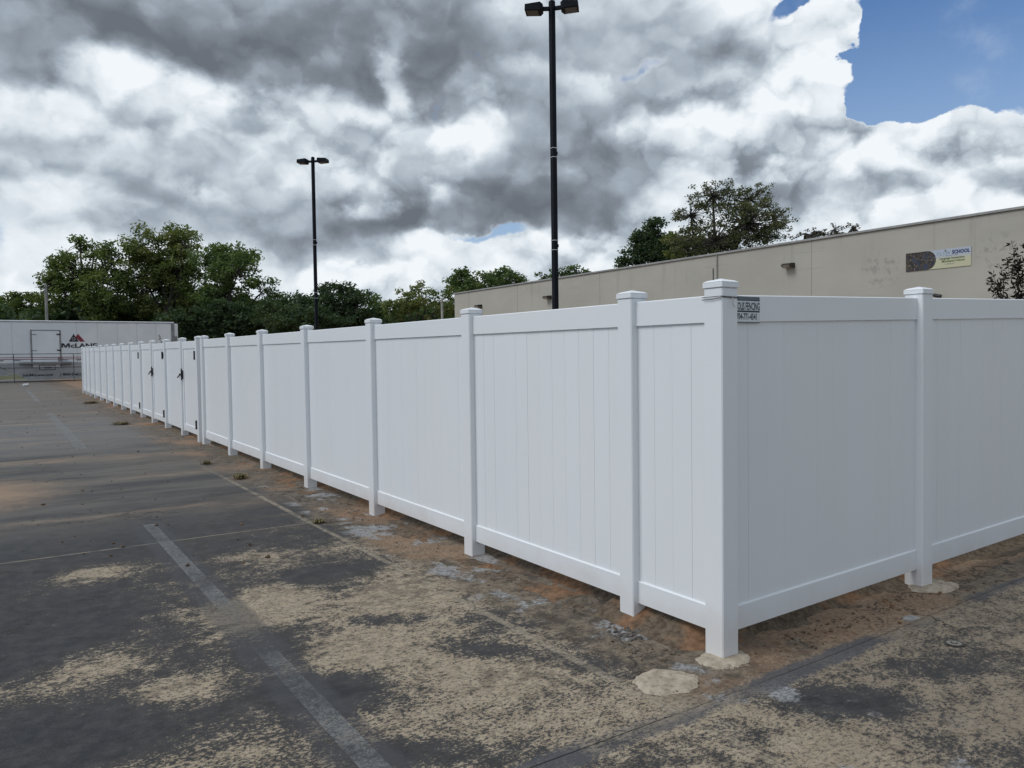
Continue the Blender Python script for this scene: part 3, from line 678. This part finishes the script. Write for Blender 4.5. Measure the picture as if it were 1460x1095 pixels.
# ------------------------------------------------------------------ light poles
MPOLE = mat('dark_bronze_pole', worn((.006, .008, .012), (.010, .012, .017), 2, bs=.05), rough=.6, spec=.12)
MBAND = mat('steel_band', color=(.5, .5, .5), rough=.3, metal=.8)
def light_pole(x, y, H, label, hr):
    e = empty('light_pole', (x, y, 0), label=label, cat='lamp post', group='tall twin lamp posts behind the fence')
    m = MB(); m.box((-.048, -.048, 0), (.048, .048, H), bev=.007); m.build('pole', MPOLE, e)
    m = MB(); m.box((-.16, -.16, 0), (.16, .16, .03), bev=.004); m.build('base_plate', MPOLE, e)
    m = MB(); m.box((-.042, -.042, H), (.042, .042, H+.02), bev=.004); m.build('pole_cap', MPOLE, e)
    for z in (3.65, 3.83, 5.40, 5.57):
        m = MB(); m.box((-.051, -.051, z), (.051, .051, z+.012)); m.build('strap', MBAND, e)
    for z in (3.74, 5.49):
        m = MB(); m.box((.048, -.02, z-.03), (.085, .02, z+.03), bev=.004); m.build('bracket', MPOLE, e)
    for sgn, k in ((-1, 0), (1, 1)):
        M = Matrix.Rotation(hr+(math.pi if sgn < 0 else 0), 4, 'Z') @ Matrix.Translation((0, 0, H-.13)) @ Matrix.Rotation(-.06*1, 4, 'Y')
        m = MB(); m.box((.06, -.035, -.03), (.20, .035, .03), M, bev=.003)
        arm = m.build('arm', MPOLE, e)
        m = MB(); P = [(.17, -.09, -.05), (.17, .09, -.05), (.17, .09, .06), (.17, -.09, .06), (.22, -.15, -.07), (.22, .15, -.07), (.22, .15, .075), (.22, -.15, .075), (.50, -.15, -.07), (.50, .15, -.07), (.50, .15, .035), (.50, -.15, .035)]
        m.poly(P, [(0, 1, 2, 3), (0, 4, 5, 1), (1, 5, 6, 2), (2, 6, 7, 3), (3, 7, 4, 0), (4, 8, 9, 5), (5, 9, 10, 6), (6, 10, 11, 7), (7, 11, 8, 4), (8, 11, 10, 9)], M)
        h = m.build('lamp_head', MPOLE, e)
        m = MB(); m.box((.25, -.12, -.078), (.47, .12, -.071), M); m.build('lens', mat('dark_lens', color=(.05, .05, .05), rough=.3), h)
hr = math.atan2(-math.sin(YAW), math.cos(YAW))-.15
light_pole(8.97, 12.0, 8.31, 'nearer and taller-looking black twin-headed lamp post rising behind the white fence', hr)
light_pole(8.95, 25.2, 8.27, 'farther black twin-headed lamp post standing before the trees on the left', hr)
# two plain poles in the distance
def plain_pole(px, ptop, D, r, label, c):
    p = at_depth(px, ptop, D); m = MB(); m.tube([(0, 0, 0), (0, 0, p.z)], [r*1.1, r], 10); m.box((-r*1.3, -r*1.3, p.z-.25), (r*1.3, r*1.3, p.z-.20))
    tag(m.build('utility_pole', c, loc=(p.x, p.y, 0)), label, 'pole')
plain_pole(65, 405, 64, .11, 'plain grey pole rising behind the white trailer at the left', mat('grey_wood', worn((.20, .20, .19), (.30, .29, .27), 3), rough=.8))
plain_pole(630, 425, 50, .075, 'short pale pole beside the far end of the beige building', mat('pale_pole', worn((.30, .29, .26), (.38, .37, .33), 3), rough=.8))

# ------------------------------------------------------------------ trailer
MTW = mat('trailer_white', worn((.68, .70, .72), (.75, .77, .78), .6, bs=.04), rough=.35)
MTG = mat('trailer_grey', worn((.17, .175, .18), (.26, .265, .27), 4), rough=.55)
MSK = mat('skirt_grey', worn((.30, .31, .32), (.38, .39, .40), 1.4), rough=.5)
MALU = mat('aluminium', worn((.32, .33, .34), (.42, .43, .44), 3, bs=0), rough=.4, metal=.5)
MINKB = mat('black_print', color=(.012, .014, .022), rough=.5); MRED = mat('red_print', worn((.20, .018, .035), (.26, .025, .045), 4, bs=0), rough=.5)
TY, TX0, TX1 = 59.6, -5.1, 10.75
TZ = G(0, 58); tr = empty('semi_trailer', (TX0, TY, TZ), label='long white refrigerated semi trailer with a side door parked beyond the lot', cat='trailer')
L = TX1-TX0; b0, b1 = 1.18-TZ+.0+TZ, 4.41-TZ
m = MB(); m.box((0, 0, 1.18), (L, 2.59, b1), bev=.03); m.build('body', MTW, tr)
m = MB(); m.box((0, -.02, b1-.13), (L, 0, b1-.03), bev=.004); m.build('top_rail', MALU, tr)
m = MB(); m.box((0, -.022, 1.14), (L, 0, 1.26), bev=.004); m.build('bottom_rail', MALU, tr)
for k in range(1, 13):
    m = MB(); xx = L*k/13
    if 7.0 < xx < 8.9: continue
    m.box((xx-.006, -.006, 1.27), (xx+.006, -.0005, b1-.14)); m.build('panel_seam', MALU, tr)
dx0, dx1, dz0, dz1 = 2.03-TX0, 3.70-TX0, 1.57-TZ-.22, 3.80-TZ
m = MB(); m.box((dx0+.06, -.035, dz0), (dx1-.06, 0, dz1-.06), bev=.01); door = m.build('side_door', MTW, tr)
m = MB(); m.box((dx0-.03, -.05, dz0), (dx0+.05, 0, dz1), bev=.005); m.box((dx1-.05, -.05, dz0), (dx1+.03, 0, dz1), bev=.005); m.box((dx0+.052, -.048, dz1-.055), (dx1-.052, 0, dz1), bev=.005); m.build('door_frame', MTG, tr)
for z in (dz0+.25, dz0+1.1, dz1-.3):
    m = MB(); m.box((dx0+.05, -.06, z-.02), (dx0+.32, -.036, z+.02)); m.build('hinge', MTG, door)
    m = MB(); m.box((dx1-.22, -.07, z-.03), (dx1+.02, -.051, z+.05)); m.build('latch', MBLK, door)
# skirt with sloping front edge
sk0 = .40-TZ+.15
m = MB(); m.prism([(6.3, sk0+.35), (5.2, 1.13), (L-1.2, 1.13), (L-1.2, sk0), (6.9, sk0)], -.03, .0, 'y'); m.build('side_skirt', MSK, tr)
m = MB(); m.prism([(0, 1.13), (5.15, 1.13), (6.2, sk0+.34), (3.2, sk0+.12), (0, sk0+.12)], -.03, .0, 'y'); m.build('side_skirt', MSK, tr)
m = MB(); bx0, bx1 = 2.44-TX0, 3.36-TX0
for (a, c, d, e_) in ((bx0, bx1, 1.06, 1.10), (bx0, bx1, .76, .80), (bx0, bx0+.04, .802, 1.058), (bx1-.04, bx1, .802, 1.058)): m.box((a, -.04, d), (c, -.0305, e_))
m.build('hatch_frame', MBLK, tr)
m = MB(); m.box((bx0+.27, -.045, .88), (bx1-.2, -.0305, .98)); m.build('hatch_handle', MBLK, tr)
# step platform under the door
m = MB(); m.box((1.35-TX0, -.35, 1.17), (4.3-TX0, -.023, 1.30), bev=.01); m.build('step_platform', MTG, tr)
m = MB(); m.tube([(3.65-TX0, -.05, 1.30), (3.65-TX0, -.05, 1.62)], .12, 8); m.build('door_light', MTG, tr)
for x in (.35, 1.25, 3.95, 4.75):
    m = MB(); m.box((x-TX0-.16, -.027, 1.40), (x-TX0+.16, -.001, 1.43)); m.build('marker_lamp', MBLK, tr)
# wheels far left, landing gear
for wx in (.9, 2.2):
    m = MB(); m.tube([(wx, .05, .5), (wx, .35, .5)], .5, 24); w = m.build('wheel', mat('tyre_rubber', color=(.02, .02, .02), rough=.9), tr)
    m = MB(); m.tube([(wx, .03, .5), (wx, .048, .5)], .27, 20); m.build('rim', MALU, w)
for wy in (.4, 2.1):
    m = MB(); m.box((L-2.6, wy, 0), (L-2.48, wy+.12, 1.18)); m.build('landing_leg', MTG, tr)
# nose with refrigeration unit
m = MB(); m.box((L+.002, .25, 1.9), (L+.28, 2.35, b1-.12), bev=.03); ru = m.build('reefer_unit', MTW, tr)
m = MB(); m.box((L-.22, -.026, 1.27), (L-.002, -.001, b1-.14)); m.build('corner_post', MTG, tr)
m = MB(); m.box((L+.03, .235, 2.2), (L+.22, .249, 3.0)); m.build('grille', MTG, ru)
MTT = Matrix(((1, 0, 0, 0), (0, 0, -1, 0), (0, 1, 0, 0), (0, 0, 0, 1)))
def tt(body, size, x, z, c, y=-.008, **k): return text('lettering', body, size, c, tr, Matrix.Translation((x-TX0, y, z)) @ MTT, ext=.004, **k)
tt('cLANE', .40, 4.27, 2.63-TZ, MINKB, bold=.012, xs=1.36)
m = MB(); bx_, bz_, w_, h_ = 3.74-TX0, 2.63-TZ, .50, .285
m.prism([(bx_, bz_), (bx_, bz_+h_), (bx_+.14, bz_+h_), (bx_+.25, bz_+.12), (bx_+.36, bz_+h_), (bx_+w_, bz_+h_), (bx_+w_, bz_), (bx_+w_-.10, bz_), (bx_+w_-.10, bz_+.17), (bx_+.29, bz_), (bx_+.21, bz_), (bx_+.10, bz_+.17), (bx_+.10, bz_)], -.010, -.002, 'y'); m.build('lettering', MINKB, tr)
tt('JoinMcLane.com', .235, 1.50, .70-TZ+.08, MINKB, y=-.034, bold=.006, xs=1.10); tt('| 800-DeLi', .235, 3.62, .70-TZ+.08, MINKB, y=-.034, bold=.008, xs=1.18)
def tri(pts, c, nm, y=-.006): m = MB(); m.prism([(px-TX0, pz-TZ) for px, pz in pts], y, -.001, 'y'); return m.build(nm, c, tr)
# emblem: black triangle cut by three white arrows, red slanted block beside it
ex, ez = 4.47, 3.02
tri([(ex-.30, ez), (ex+.30, ez), (ex, ez+.53)], MINKB, 'emblem_triangle')
tri([(ex+.10, ez+.31), (ex+.26, ez+.53), (ex+.66, ez), (ex+.37, ez)], MRED, 'emblem_block')
for a in (90, 210, 330):
    M2 = lambda u, v: (ex+math.cos(R(a))*u-math.sin(R(a))*v, ez+.19+math.sin(R(a))*u+math.cos(R(a))*v)
    tri([M2(.10, .03), M2(.10, .075), M2(.03, .03)], MTW, 'emblem_cut', -.009); tri([M2(.10, -.075), M2(.10, -.03), M2(.03, -.03)], MTW, 'emblem_cut', -.009)

# railing in front of the trailer
MRAIL = mat('rail_steel', worn((.06, .07, .085), (.10, .11, .125), 6), rough=.5); MRR = mat('rail_red', worn((.15, .025, .035), (.20, .035, .045), 6), rough=.6)
rl = empty('pipe_railing', (0, 57.6, G(0, 57.6)), label='low pipe railing with dark posts and dull red rails in front of the trailer', cat='railing')
for x in (-8.3, -4.9, -1.45, 1.02, 4.27, 7.6, 10.9): MB().tube([(x, 0, -.05), (x, 0, 1.78)], .024, 8).build('rail_post', MRAIL, rl)
for z, r, c in ((1.80, .022, MRAIL), (.94, .026, MRAIL), (.10, .022, MRAIL)): MB().tube([(-8.3, 0, z), (10.9, 0, z+.01)], r, 8).build('rail', c, rl)
for z in (1.58, 1.47): MB().tube([(-8.3, -.05, z), (10.9, -.05, z)], .022, 8).build('red_rail', MRR, rl)
m = MB(); m.tube([(0, 0, 0), (.25, .02, .02)], .08, 8); tag(m.build('white_block', mat('white_marker', color=(.6, .6, .58), rough=.7), loc=(1.28, 50.3, G(1.2, 50)+.06)), 'small white lump lying on the slabs before the railing', 'litter')

# ------------------------------------------------------------------ vegetation
def m_leaf(c1, c2, c3):
    def f(t, b):
        at = t.n.new('ShaderNodeAttribute'); at.attribute_name = 'tint'; v = t.xyz(at.outputs['Vector'])[0]
        c = t.ramp(v, [(0., c1), (.55, c2), (1., c3)]); t.put(b.inputs['Base Color'], c)
        tl = t.n.new('ShaderNodeBsdfTranslucent'); t.l.new(t.mix(1., c, (1.3, 1.35, .7), 'MULTIPLY'), tl.inputs[0])
        mx = t.n.new('ShaderNodeMixShader'); mx.inputs[0].default_value = .33; o = t.n['Material Output']
        t.l.new(b.outputs[0], mx.inputs[1]); t.l.new(tl.outputs[0], mx.inputs[2]); t.l.new(mx.outputs[0], o.inputs[0])
    return f
ML = {'olive': mat('leaf_olive', m_leaf((.055, .09, .03), (.12, .165, .05), (.23, .25, .095)), rough=.65, spec=.2),
      'green': mat('leaf_green', m_leaf((.048, .085, .032), (.105, .155, .055), (.19, .235, .09)), rough=.65, spec=.2),
      'dark': mat('leaf_dark', m_leaf((.026, .048, .026), (.052, .082, .040), (.095, .13, .06)), rough=.65, spec=.2),
      'yellow': mat('leaf_yellow', m_leaf((.065, .095, .03), (.145, .18, .06), (.27, .265, .11)), rough=.65, spec=.2),
      'brown': mat('leaf_brown', m_leaf((.03, .03, .018), (.065, .06, .035), (.12, .10, .06)), rough=.65, spec=.2),
      'olive2': mat('leaf_dull_olive', m_leaf((.045, .052, .028), (.095, .105, .052), (.17, .17, .09)), rough=.65, spec=.2),
      'plum': mat('leaf_plum', m_leaf((.012, .010, .010), (.022, .020, .016), (.045, .035, .025)), rough=.6, spec=.2)}
MBARK = mat('bark', worn((.03, .026, .021), (.07, .06, .05), 3), rough=.95)
def fast_mesh(name, V, F, tint=None):
    me = bpy.data.meshes.new(name); V = np.asarray(V, np.float32); F = np.asarray(F, np.int32); n = len(F)
    me.vertices.add(len(V)); me.vertices.foreach_set('co', V.ravel()); me.loops.add(n*4); me.loops.foreach_set('vertex_index', F.ravel())
    me.polygons.add(n); me.polygons.foreach_set('loop_start', np.arange(n)*4); me.update(calc_edges=True)
    if tint is not None:
        a = me.attributes.new('tint', 'FLOAT_VECTOR', 'FACE'); q = np.zeros((n, 3), np.float32); q[:, 0] = tint; a.data.foreach_set('vector', q.ravel())
    return me
def tree(name, lobes, D, kind, label, cat='tree', density=1., leaf=.20, clump=.75, seed=1, hollow=.35, group=None, depth=.8, ground=0., trunk=None, twigs=1., per=26, trunks=1, stretch=1.):
    """lobes in photograph pixels at depth D; each becomes an ellipsoid of leaf clumps hung on real branches"""
    rg = np.random.default_rng(seed); s = D/FPX; fh = Vector((fw.x, fw.y, 0)).normalized()
    cs = []; rs = []
    for (px, py, rx, ry) in lobes:
        c = at_depth(px, py, D)+fh*float(rg.normal(0, rx*s*.3)); cs.append(np.array(c)); rs.append(np.array([rx*s, max(rx, ry)*s*depth, ry*s]))
    cx_ = np.mean([c[:2] for c in cs], 0); base = Vector((cx_[0], cx_[1], ground)) if trunk is None else Vector((*at_depth(trunk, 450, D).xy, ground))
    e = empty(name, base, label=label, cat=cat, group=group); B = np.array(base)
    ax = np.array([np.array(r0), np.array(fh), [0, 0, 1]])
    cl = []
    for c, r in zip(cs, rs):
        vol = r[0]*r[1]*r[2]*4.19; n = max(6, int(density*vol/(clump**3)*.62*1.15))
        d = rg.normal(size=(n, 3)); d /= np.linalg.norm(d, axis=1)[:, None]; q = (hollow+(1-hollow)*rg.random(n))**(1/2.)
        # bumpy outline
        q = q*(1+.22*np.sin(d[:, 0]*5+seed)*np.sin(d[:, 2]*6+seed*2)+rg.normal(0, .07, n))
        cl.append(c+((d*q[:, None]*r) @ ax))
    cl = np.concatenate(cl); cl = cl[cl[:, 2] > ground+.3]
    # open gaps: drop clumps where a coarse noise is low
    keep = np.array([mn.noise(Vector(p*.42/clump*.75)+Vector((seed, 0, 0))) > -.30 for p in cl]); cl = cl[keep]
    # branches: trunk -> lobe centres -> clumps
    wood = MB(); tk = MB(); H = max(c[2] for c in cs)-ground; tr_ = max(.06, H*.018)
    low = min(c[2]-r[2] for c, r in zip(cs, rs)); fork = Vector((base.x, base.y, max(ground+H*.22, min(low+.3, ground+H*.4))))
    for k in range(trunks):
        off = Vector((rg.normal(0, .5), rg.normal(0, .5), 0))*(k > 0)
        tk.tube([tuple(Vector((off.x, off.y, -.2))), tuple(Vector((off.x*1.2+rg.normal(0, .1), off.y*1.2, (fork.z-ground)*.5))), tuple(Vector((off.x*.4, off.y*.4, fork.z-ground)))], [tr_*1.35, tr_*1.05, tr_*.9], 9)
    tk.build('trunk', MBARK, e, smooth=True)
    li = []
    for c, r in zip(cs, rs):
        cc = Vector(c); a = fork; mid = a.lerp(cc, .5)+Vector(rg.normal(0, .08*(cc-a).length, 3)); wood.tube([tuple(a-base), tuple(mid-base), tuple(cc-base)], [tr_*.75, tr_*.5, tr_*.25], 6, cap=False)
    CS = np.array(cs)
    for p in cl[::max(1, int(1/twigs))] if twigs > 0 else []:
        j = np.argmin(np.linalg.norm(CS-p, axis=1)); c = CS[j]; a = c+(p-c)*.08*rg.random(); m_ = (a+p)/2+rg.normal(0, .1*np.linalg.norm(p-a)+.01, 3)-np.array([0, 0, .05*np.linalg.norm(p-a)])
        wood.tube([a-B, m_-B, p-B], [tr_*.20, tr_*.11, tr_*.05], 4, cap=False)
    wood.build('branch', MBARK, e)
    # leaves
    leaf = leaf*.68; per = int(per*1.9); n = len(cl)*per; idx = np.repeat(np.arange(len(cl)), per)
    d = rg.normal(size=(n, 3)); d /= np.linalg.norm(d, axis=1)[:, None]
    p = cl[idx]+d*(clump*rg.random(n)**.6)[:, None]*np.array([1., 1., .62*stretch])
    L_ = leaf*rg.uniform(.5, 1.25, n); a = rg.normal(size=(n, 3)); a[:, 2] *= .7; a /= np.linalg.norm(a, axis=1)[:, None]
    b_ = np.cross(a, rg.normal(size=(n, 3))); b_ /= np.linalg.norm(b_, axis=1)[:, None]
    a = a*L_[:, None]; b_ = b_*(L_*.5)[:, None]
    V = np.stack([p-a, p-b_, p+a, p+b_], 1).reshape(-1, 3)-B; F = np.arange(n*4).reshape(-1, 4)
    ct = rg.random(len(cl)); tint = np.clip(ct[idx]*.55+rg.random(n)*.4+rg.normal(0, .05, n), 0, 1)
    link('crown', fast_mesh('crown', V, F, tint), ML[kind], e)
    return e
TG = 'trees behind the trailer'
tree('broadleaf_tree', [(105, 385, 36, 32), (130, 355, 24, 16), (85, 425, 36, 32), (150, 420, 40, 42), (160, 372, 24, 22), (75, 400, 22, 16), (112, 345, 14, 8)], 80, 'olive', 'leafy tree with ragged top at the left of the big group behind the trailer', seed=11, leaf=.27, clump=.85, density=1.35, ground=.5, group=TG, trunk=120)
tree('broadleaf_tree', [(205, 352, 32, 26), (246, 337, 28, 17), (200, 395, 34, 40), (248, 385, 30, 40), (228, 430, 48, 34), (262, 350, 22, 20)], 82, 'yellow', 'tallest yellow-green tree of the group behind the trailer', seed=12, leaf=.27, clump=.85, density=1.3, ground=.5, group=TG, trunk=235)
tree('broadleaf_tree', [(318, 368, 32, 24), (350, 392, 32, 30), (310, 415, 38, 42), (372, 418, 26, 26), (290, 365, 20, 18), (350, 365, 18, 14), (395, 430, 18, 14)], 79, 'green', 'rounded green tree at the right of the big group behind the trailer', seed=13, leaf=.27, clump=.85, density=1.45, ground=.5, group=TG, trunk=330)
tree('broadleaf_tree', [(255, 440, 60, 26), (330, 445, 60, 22), (170, 445, 60, 20), (270, 400, 40, 26)], 88, 'dark', 'dark-leaved tree low behind the tall yellow-green one', seed=14, leaf=.33, clump=1.0, density=1.8, ground=.5, group=TG, twigs=.3)
tree('bush', [(14, 440, 26, 20), (46, 440, 24, 22), (-25, 435, 30, 22), (28, 425, 16, 9)], 85, 'olive', 'pale green bushes at the far left edge above the trailer', 'bush', seed=15, leaf=.26, clump=.7, density=1.2, ground=.5, group='bushes along the tree line')
tree('bush', [(95, 450, 50, 16), (150, 452, 50, 14), (40, 456, 50, 12), (-20, 455, 40, 14)], 90, 'dark', 'dark undergrowth behind the white trailer roof', 'bush', seed=16, leaf=.33, clump=.9, density=1.6, ground=.5, twigs=.3, group='bushes along the tree line')
tree('broadleaf_tree', [(432, 440, 42, 22), (480, 428, 32, 26), (510, 436, 28, 22), (400, 446, 30, 18), (460, 455, 60, 18), (486, 412, 14, 8)], 62, 'dark', 'dense dark evergreen mass behind the farther lamp post', seed=17, leaf=.22, clump=.65, density=1.6, ground=.4, twigs=.5, group=TG, trunk=470)
tree('broadleaf_tree', [(575, 432, 28, 18), (602, 428, 26, 20), (560, 446, 24, 18), (625, 440, 24, 18), (598, 412, 16, 9), (640, 425, 16, 18)], 60, 'yellow', 'thin yellow-green tree with see-through crown right of the farther lamp post', seed=18, leaf=.19, clump=.5, density=.5, ground=.4, group=TG, trunk=595, trunks=3)
tree('broadleaf_tree', [(532, 446, 22, 24), (560, 452, 40, 14), (610, 455, 50, 14)], 66, 'green', 'small green tree between the dark evergreen mass and the thin tree', seed=19, leaf=.22, clump=.6, density=1.2, ground=.4, group=TG)
tree('broadleaf_tree', [(668, 400, 26, 18), (690, 392, 20, 14), (715, 396, 24, 14), (655, 418, 22, 24), (700, 410, 40, 16), (738, 396, 10, 8), (680, 430, 40, 25)], 62, 'green', 'dark green tree rising behind the far corner of the beige building', seed=20, leaf=.20, clump=.55, density=1.4, ground=.4, group='trees behind the building', trunk=690)
tree('broadleaf_tree', [(798, 388, 16, 9), (822, 384, 16, 7), (775, 394, 12, 7), (815, 402, 40, 16), (845, 388, 14, 5)], 62, 'green', 'thin treetop just showing over the beige wall beside the near lamp post', seed=21, leaf=.17, clump=.42, density=.9, ground=.4, group='trees behind the building')
tree('broadleaf_tree', [(918, 346, 22, 26), (938, 332, 22, 22), (902, 362, 16, 14), (935, 370, 38, 30), (955, 350, 24, 30), (890, 376, 10, 8)], 72, 'dark', 'dense dark tree left of the big open-crowned tree above the roof', seed=22, leaf=.26, clump=.75, density=1.7, ground=0, group='trees behind the building')
tree('broadleaf_tree', [(1018, 276, 46, 22), (1068, 284, 44, 26), (985, 308, 34, 30), (1050, 325, 60, 34), (1105, 312, 28, 20), (1010, 350, 60, 28), (1085, 335, 40, 18), (975, 345, 25, 24)], 64, 'olive2', 'big open-crowned tree with thin dark leaves above the building roof', seed=23, leaf=.16, clump=.42, density=.26, per=15, ground=0, group='trees behind the building', trunk=1030, hollow=.25)
tree('broadleaf_tree', [(985, 345, 34, 24), (1020, 352, 40, 16), (960, 350, 20, 20)], 66, 'yellow', 'lower green growth at the left foot of the open-crowned tree', seed=24, leaf=.18, clump=.6, density=.85, ground=0, group='trees behind the building')
tree('broadleaf_tree', [(1162, 330, 10, 8), (1190, 327, 14, 6), (1215, 323, 14, 5), (1145, 334, 10, 5), (1185, 345, 50, 14)], 64, 'brown', 'sparse twiggy treetops over the roofline right of the big open tree', seed=25, leaf=.15, clump=.30, per=8, density=.35, ground=0, group='trees behind the building')

tree('bush', [(262, 462, 34, 20), (300, 466, 34, 20), (345, 462, 34, 22), (385, 462, 30, 20), (320, 445, 40, 16)], 74, 'dark', 'dark bushes just above the fence below the rounded green tree', 'bush', seed=31, leaf=.3, clump=.7, density=1.3, ground=.4, twigs=.3, group='bushes along the tree line')
tree('bush', [(420, 466, 34, 16), (470, 464, 34, 16), (520, 462, 34, 16), (570, 464, 36, 13), (618, 458, 30, 12)], 64, 'dark', 'low dark hedge growth just above the fence right of the farther lamp post', 'bush', seed=32, leaf=.26, clump=.6, density=1.3, ground=.4, twigs=.3, group='bushes along the tree line')
# far-off wood that closes the view under the crowns
def wood_band():
    rg = np.random.default_rng(77); V = []; n = 90000
    u = rg.random(n); x = -60+150*u; y = 98-.42*(x-0)*(x > 0)+rg.normal(0, 2.5, n)
    h = 6.0+1.1*np.sin(x*.35)+.8*np.sin(x*.93+1)+.5*np.sin(x*2.3); z = .2+h*rg.random(n)**.8
    p = np.stack([x, y, z], 1); a = rg.normal(size=(n, 3)); a /= np.linalg.norm(a, axis=1)[:, None]; b_ = np.cross(a, rg.normal(size=(n, 3))); b_ /= np.linalg.norm(b_, axis=1)[:, None]
    L_ = .42*rg.uniform(.5, 1.2, n); a = a*L_[:, None]; b_ = b_*(L_*.6)[:, None]
    V = np.stack([p-a, p-b_, p+a, p+b_], 1).reshape(-1, 3); t_ = np.clip(.5+.3*np.sin(x*.8)+rg.normal(0, .2, n), 0, 1)
    tag(link('far_wood', fast_mesh('far_wood', V, np.arange(n*4).reshape(-1, 4), t_), ML['dark']), 'far dark wood closing the view behind the trees', kind='stuff')
wood_band()

# upright young plum-leaved shrub at the right, between fence and building
def sapling():
    D = 11.5; rg = random.Random(4); b0 = at_depth(1455, 500, D); base = Vector((b0.x, b0.y, 0))
    e = empty('sapling', base, label='dark-leaved young tree with upright shoots at the right edge before the wall', cat='tree')
    tips = [(1443, 345, 1452), (1425, 378, 1440), (1412, 405, 1432), (1437, 368, 1450), (1462, 352, 1462), (1478, 360, 1470), (1495, 380, 1475), (1416, 388, 1438), (1458, 385, 1456), (1452, 372, 1455)]
    wood = MB(); LV = []; LF = []; LT = []
    def shoot(pts, r0_, leafy):
        wood.tube([tuple(p-base) for p in pts], [r0_*(1-.8*i/(len(pts)-1)) for i in range(len(pts))], 5)
        for a, b_ in zip(pts[:-1], pts[1:]):
            n = int((b_-a).length*leafy)
            for _ in range(n):
                p = a.lerp(b_, rg.random()); d = Vector((rg.gauss(0, 1), rg.gauss(0, 1), rg.gauss(.3, .8))).normalized(); L_ = rg.uniform(.03, .05); sd = d.cross(Vector((rg.gauss(0, 1), rg.gauss(0, 1), rg.gauss(0, 1)))).normalized()*L_*.36
                o = p+d*.015-base; k = len(LV); LV.extend([tuple(o), tuple(o+d*L_+sd), tuple(o+d*L_*2), tuple(o+d*L_-sd)]); LF.append((k, k+1, k+2, k+3)); LT.append(rg.random())
    for (tx_, ty_, mx_) in tips:
        tip = at_depth(tx_, ty_, D+rg.uniform(-.35, .35)); mid = at_depth(mx_, 440, D+rg.uniform(-.15, .15)); low = base+Vector((rg.gauss(0, .05), rg.gauss(0, .05), .4))
        pts = [low, low.lerp(mid, .5)+Vector((rg.gauss(0, .04), rg.gauss(0, .04), 0)), mid, mid.lerp(tip, .35)+Vector((rg.gauss(0, .02), rg.gauss(0, .02), 0)), mid.lerp(tip, .7)+Vector((rg.gauss(0, .02), rg.gauss(0, .02), 0)), tip]
        shoot(pts[:3], .016, 6); shoot(pts[2:], .008, 60)
        for _ in range(3):
            a = mid.lerp(tip, rg.uniform(.1, .8)); q = a+Vector((rg.gauss(0, .09), rg.gauss(0, .09), rg.uniform(.05, .18))); shoot([a, a.lerp(q, .5), q], .005, 75)
    MB().tube([(0, 0, -.1), (0, 0, .45)], [.05, .04], 8).build('trunk', MBARK, e); wood.build('branch', MBARK, e)
    link('leaves', fast_mesh('leaves', LV, LF, np.array(LT)), ML['plum'], e)
sapling()
def sprig():
    rg = random.Random(9); base = Vector((3.6, 20.2, G(3.6, 20.2))); e = empty('weed_stalk', base, label='dark weed sprig poking above the fence between the middle and far gates', cat='weed'); w = MB(); LV = []; LF = []; LT = []
    d0 = at_depth(226, 478, 18.8); w.tube([(0, 0, 0), (.03, 0, 1.0), tuple(d0-base)], [.008, .006, .003], 5)
    for _ in range(40):
        p = Vector((.03, 0, 1.)).lerp(d0-base, rg.uniform(.6, 1.)); d = Vector((rg.gauss(0, 1), rg.gauss(0, 1), rg.gauss(0, 1))).normalized()*.05; s_ = d.cross(Vector((rg.random(), rg.random(), rg.random()))).normalized()*.015
        k = len(LV); LV.extend([tuple(p), tuple(p+d*.5+s_), tuple(p+d), tuple(p+d*.5-s_)]); LF.append((k, k+1, k+2, k+3)); LT.append(rg.random())
    w.build('stalk', MBARK, e); link('leaves', fast_mesh('leaves', LV, LF, np.array(LT)), ML['dark'], e)
sprig()
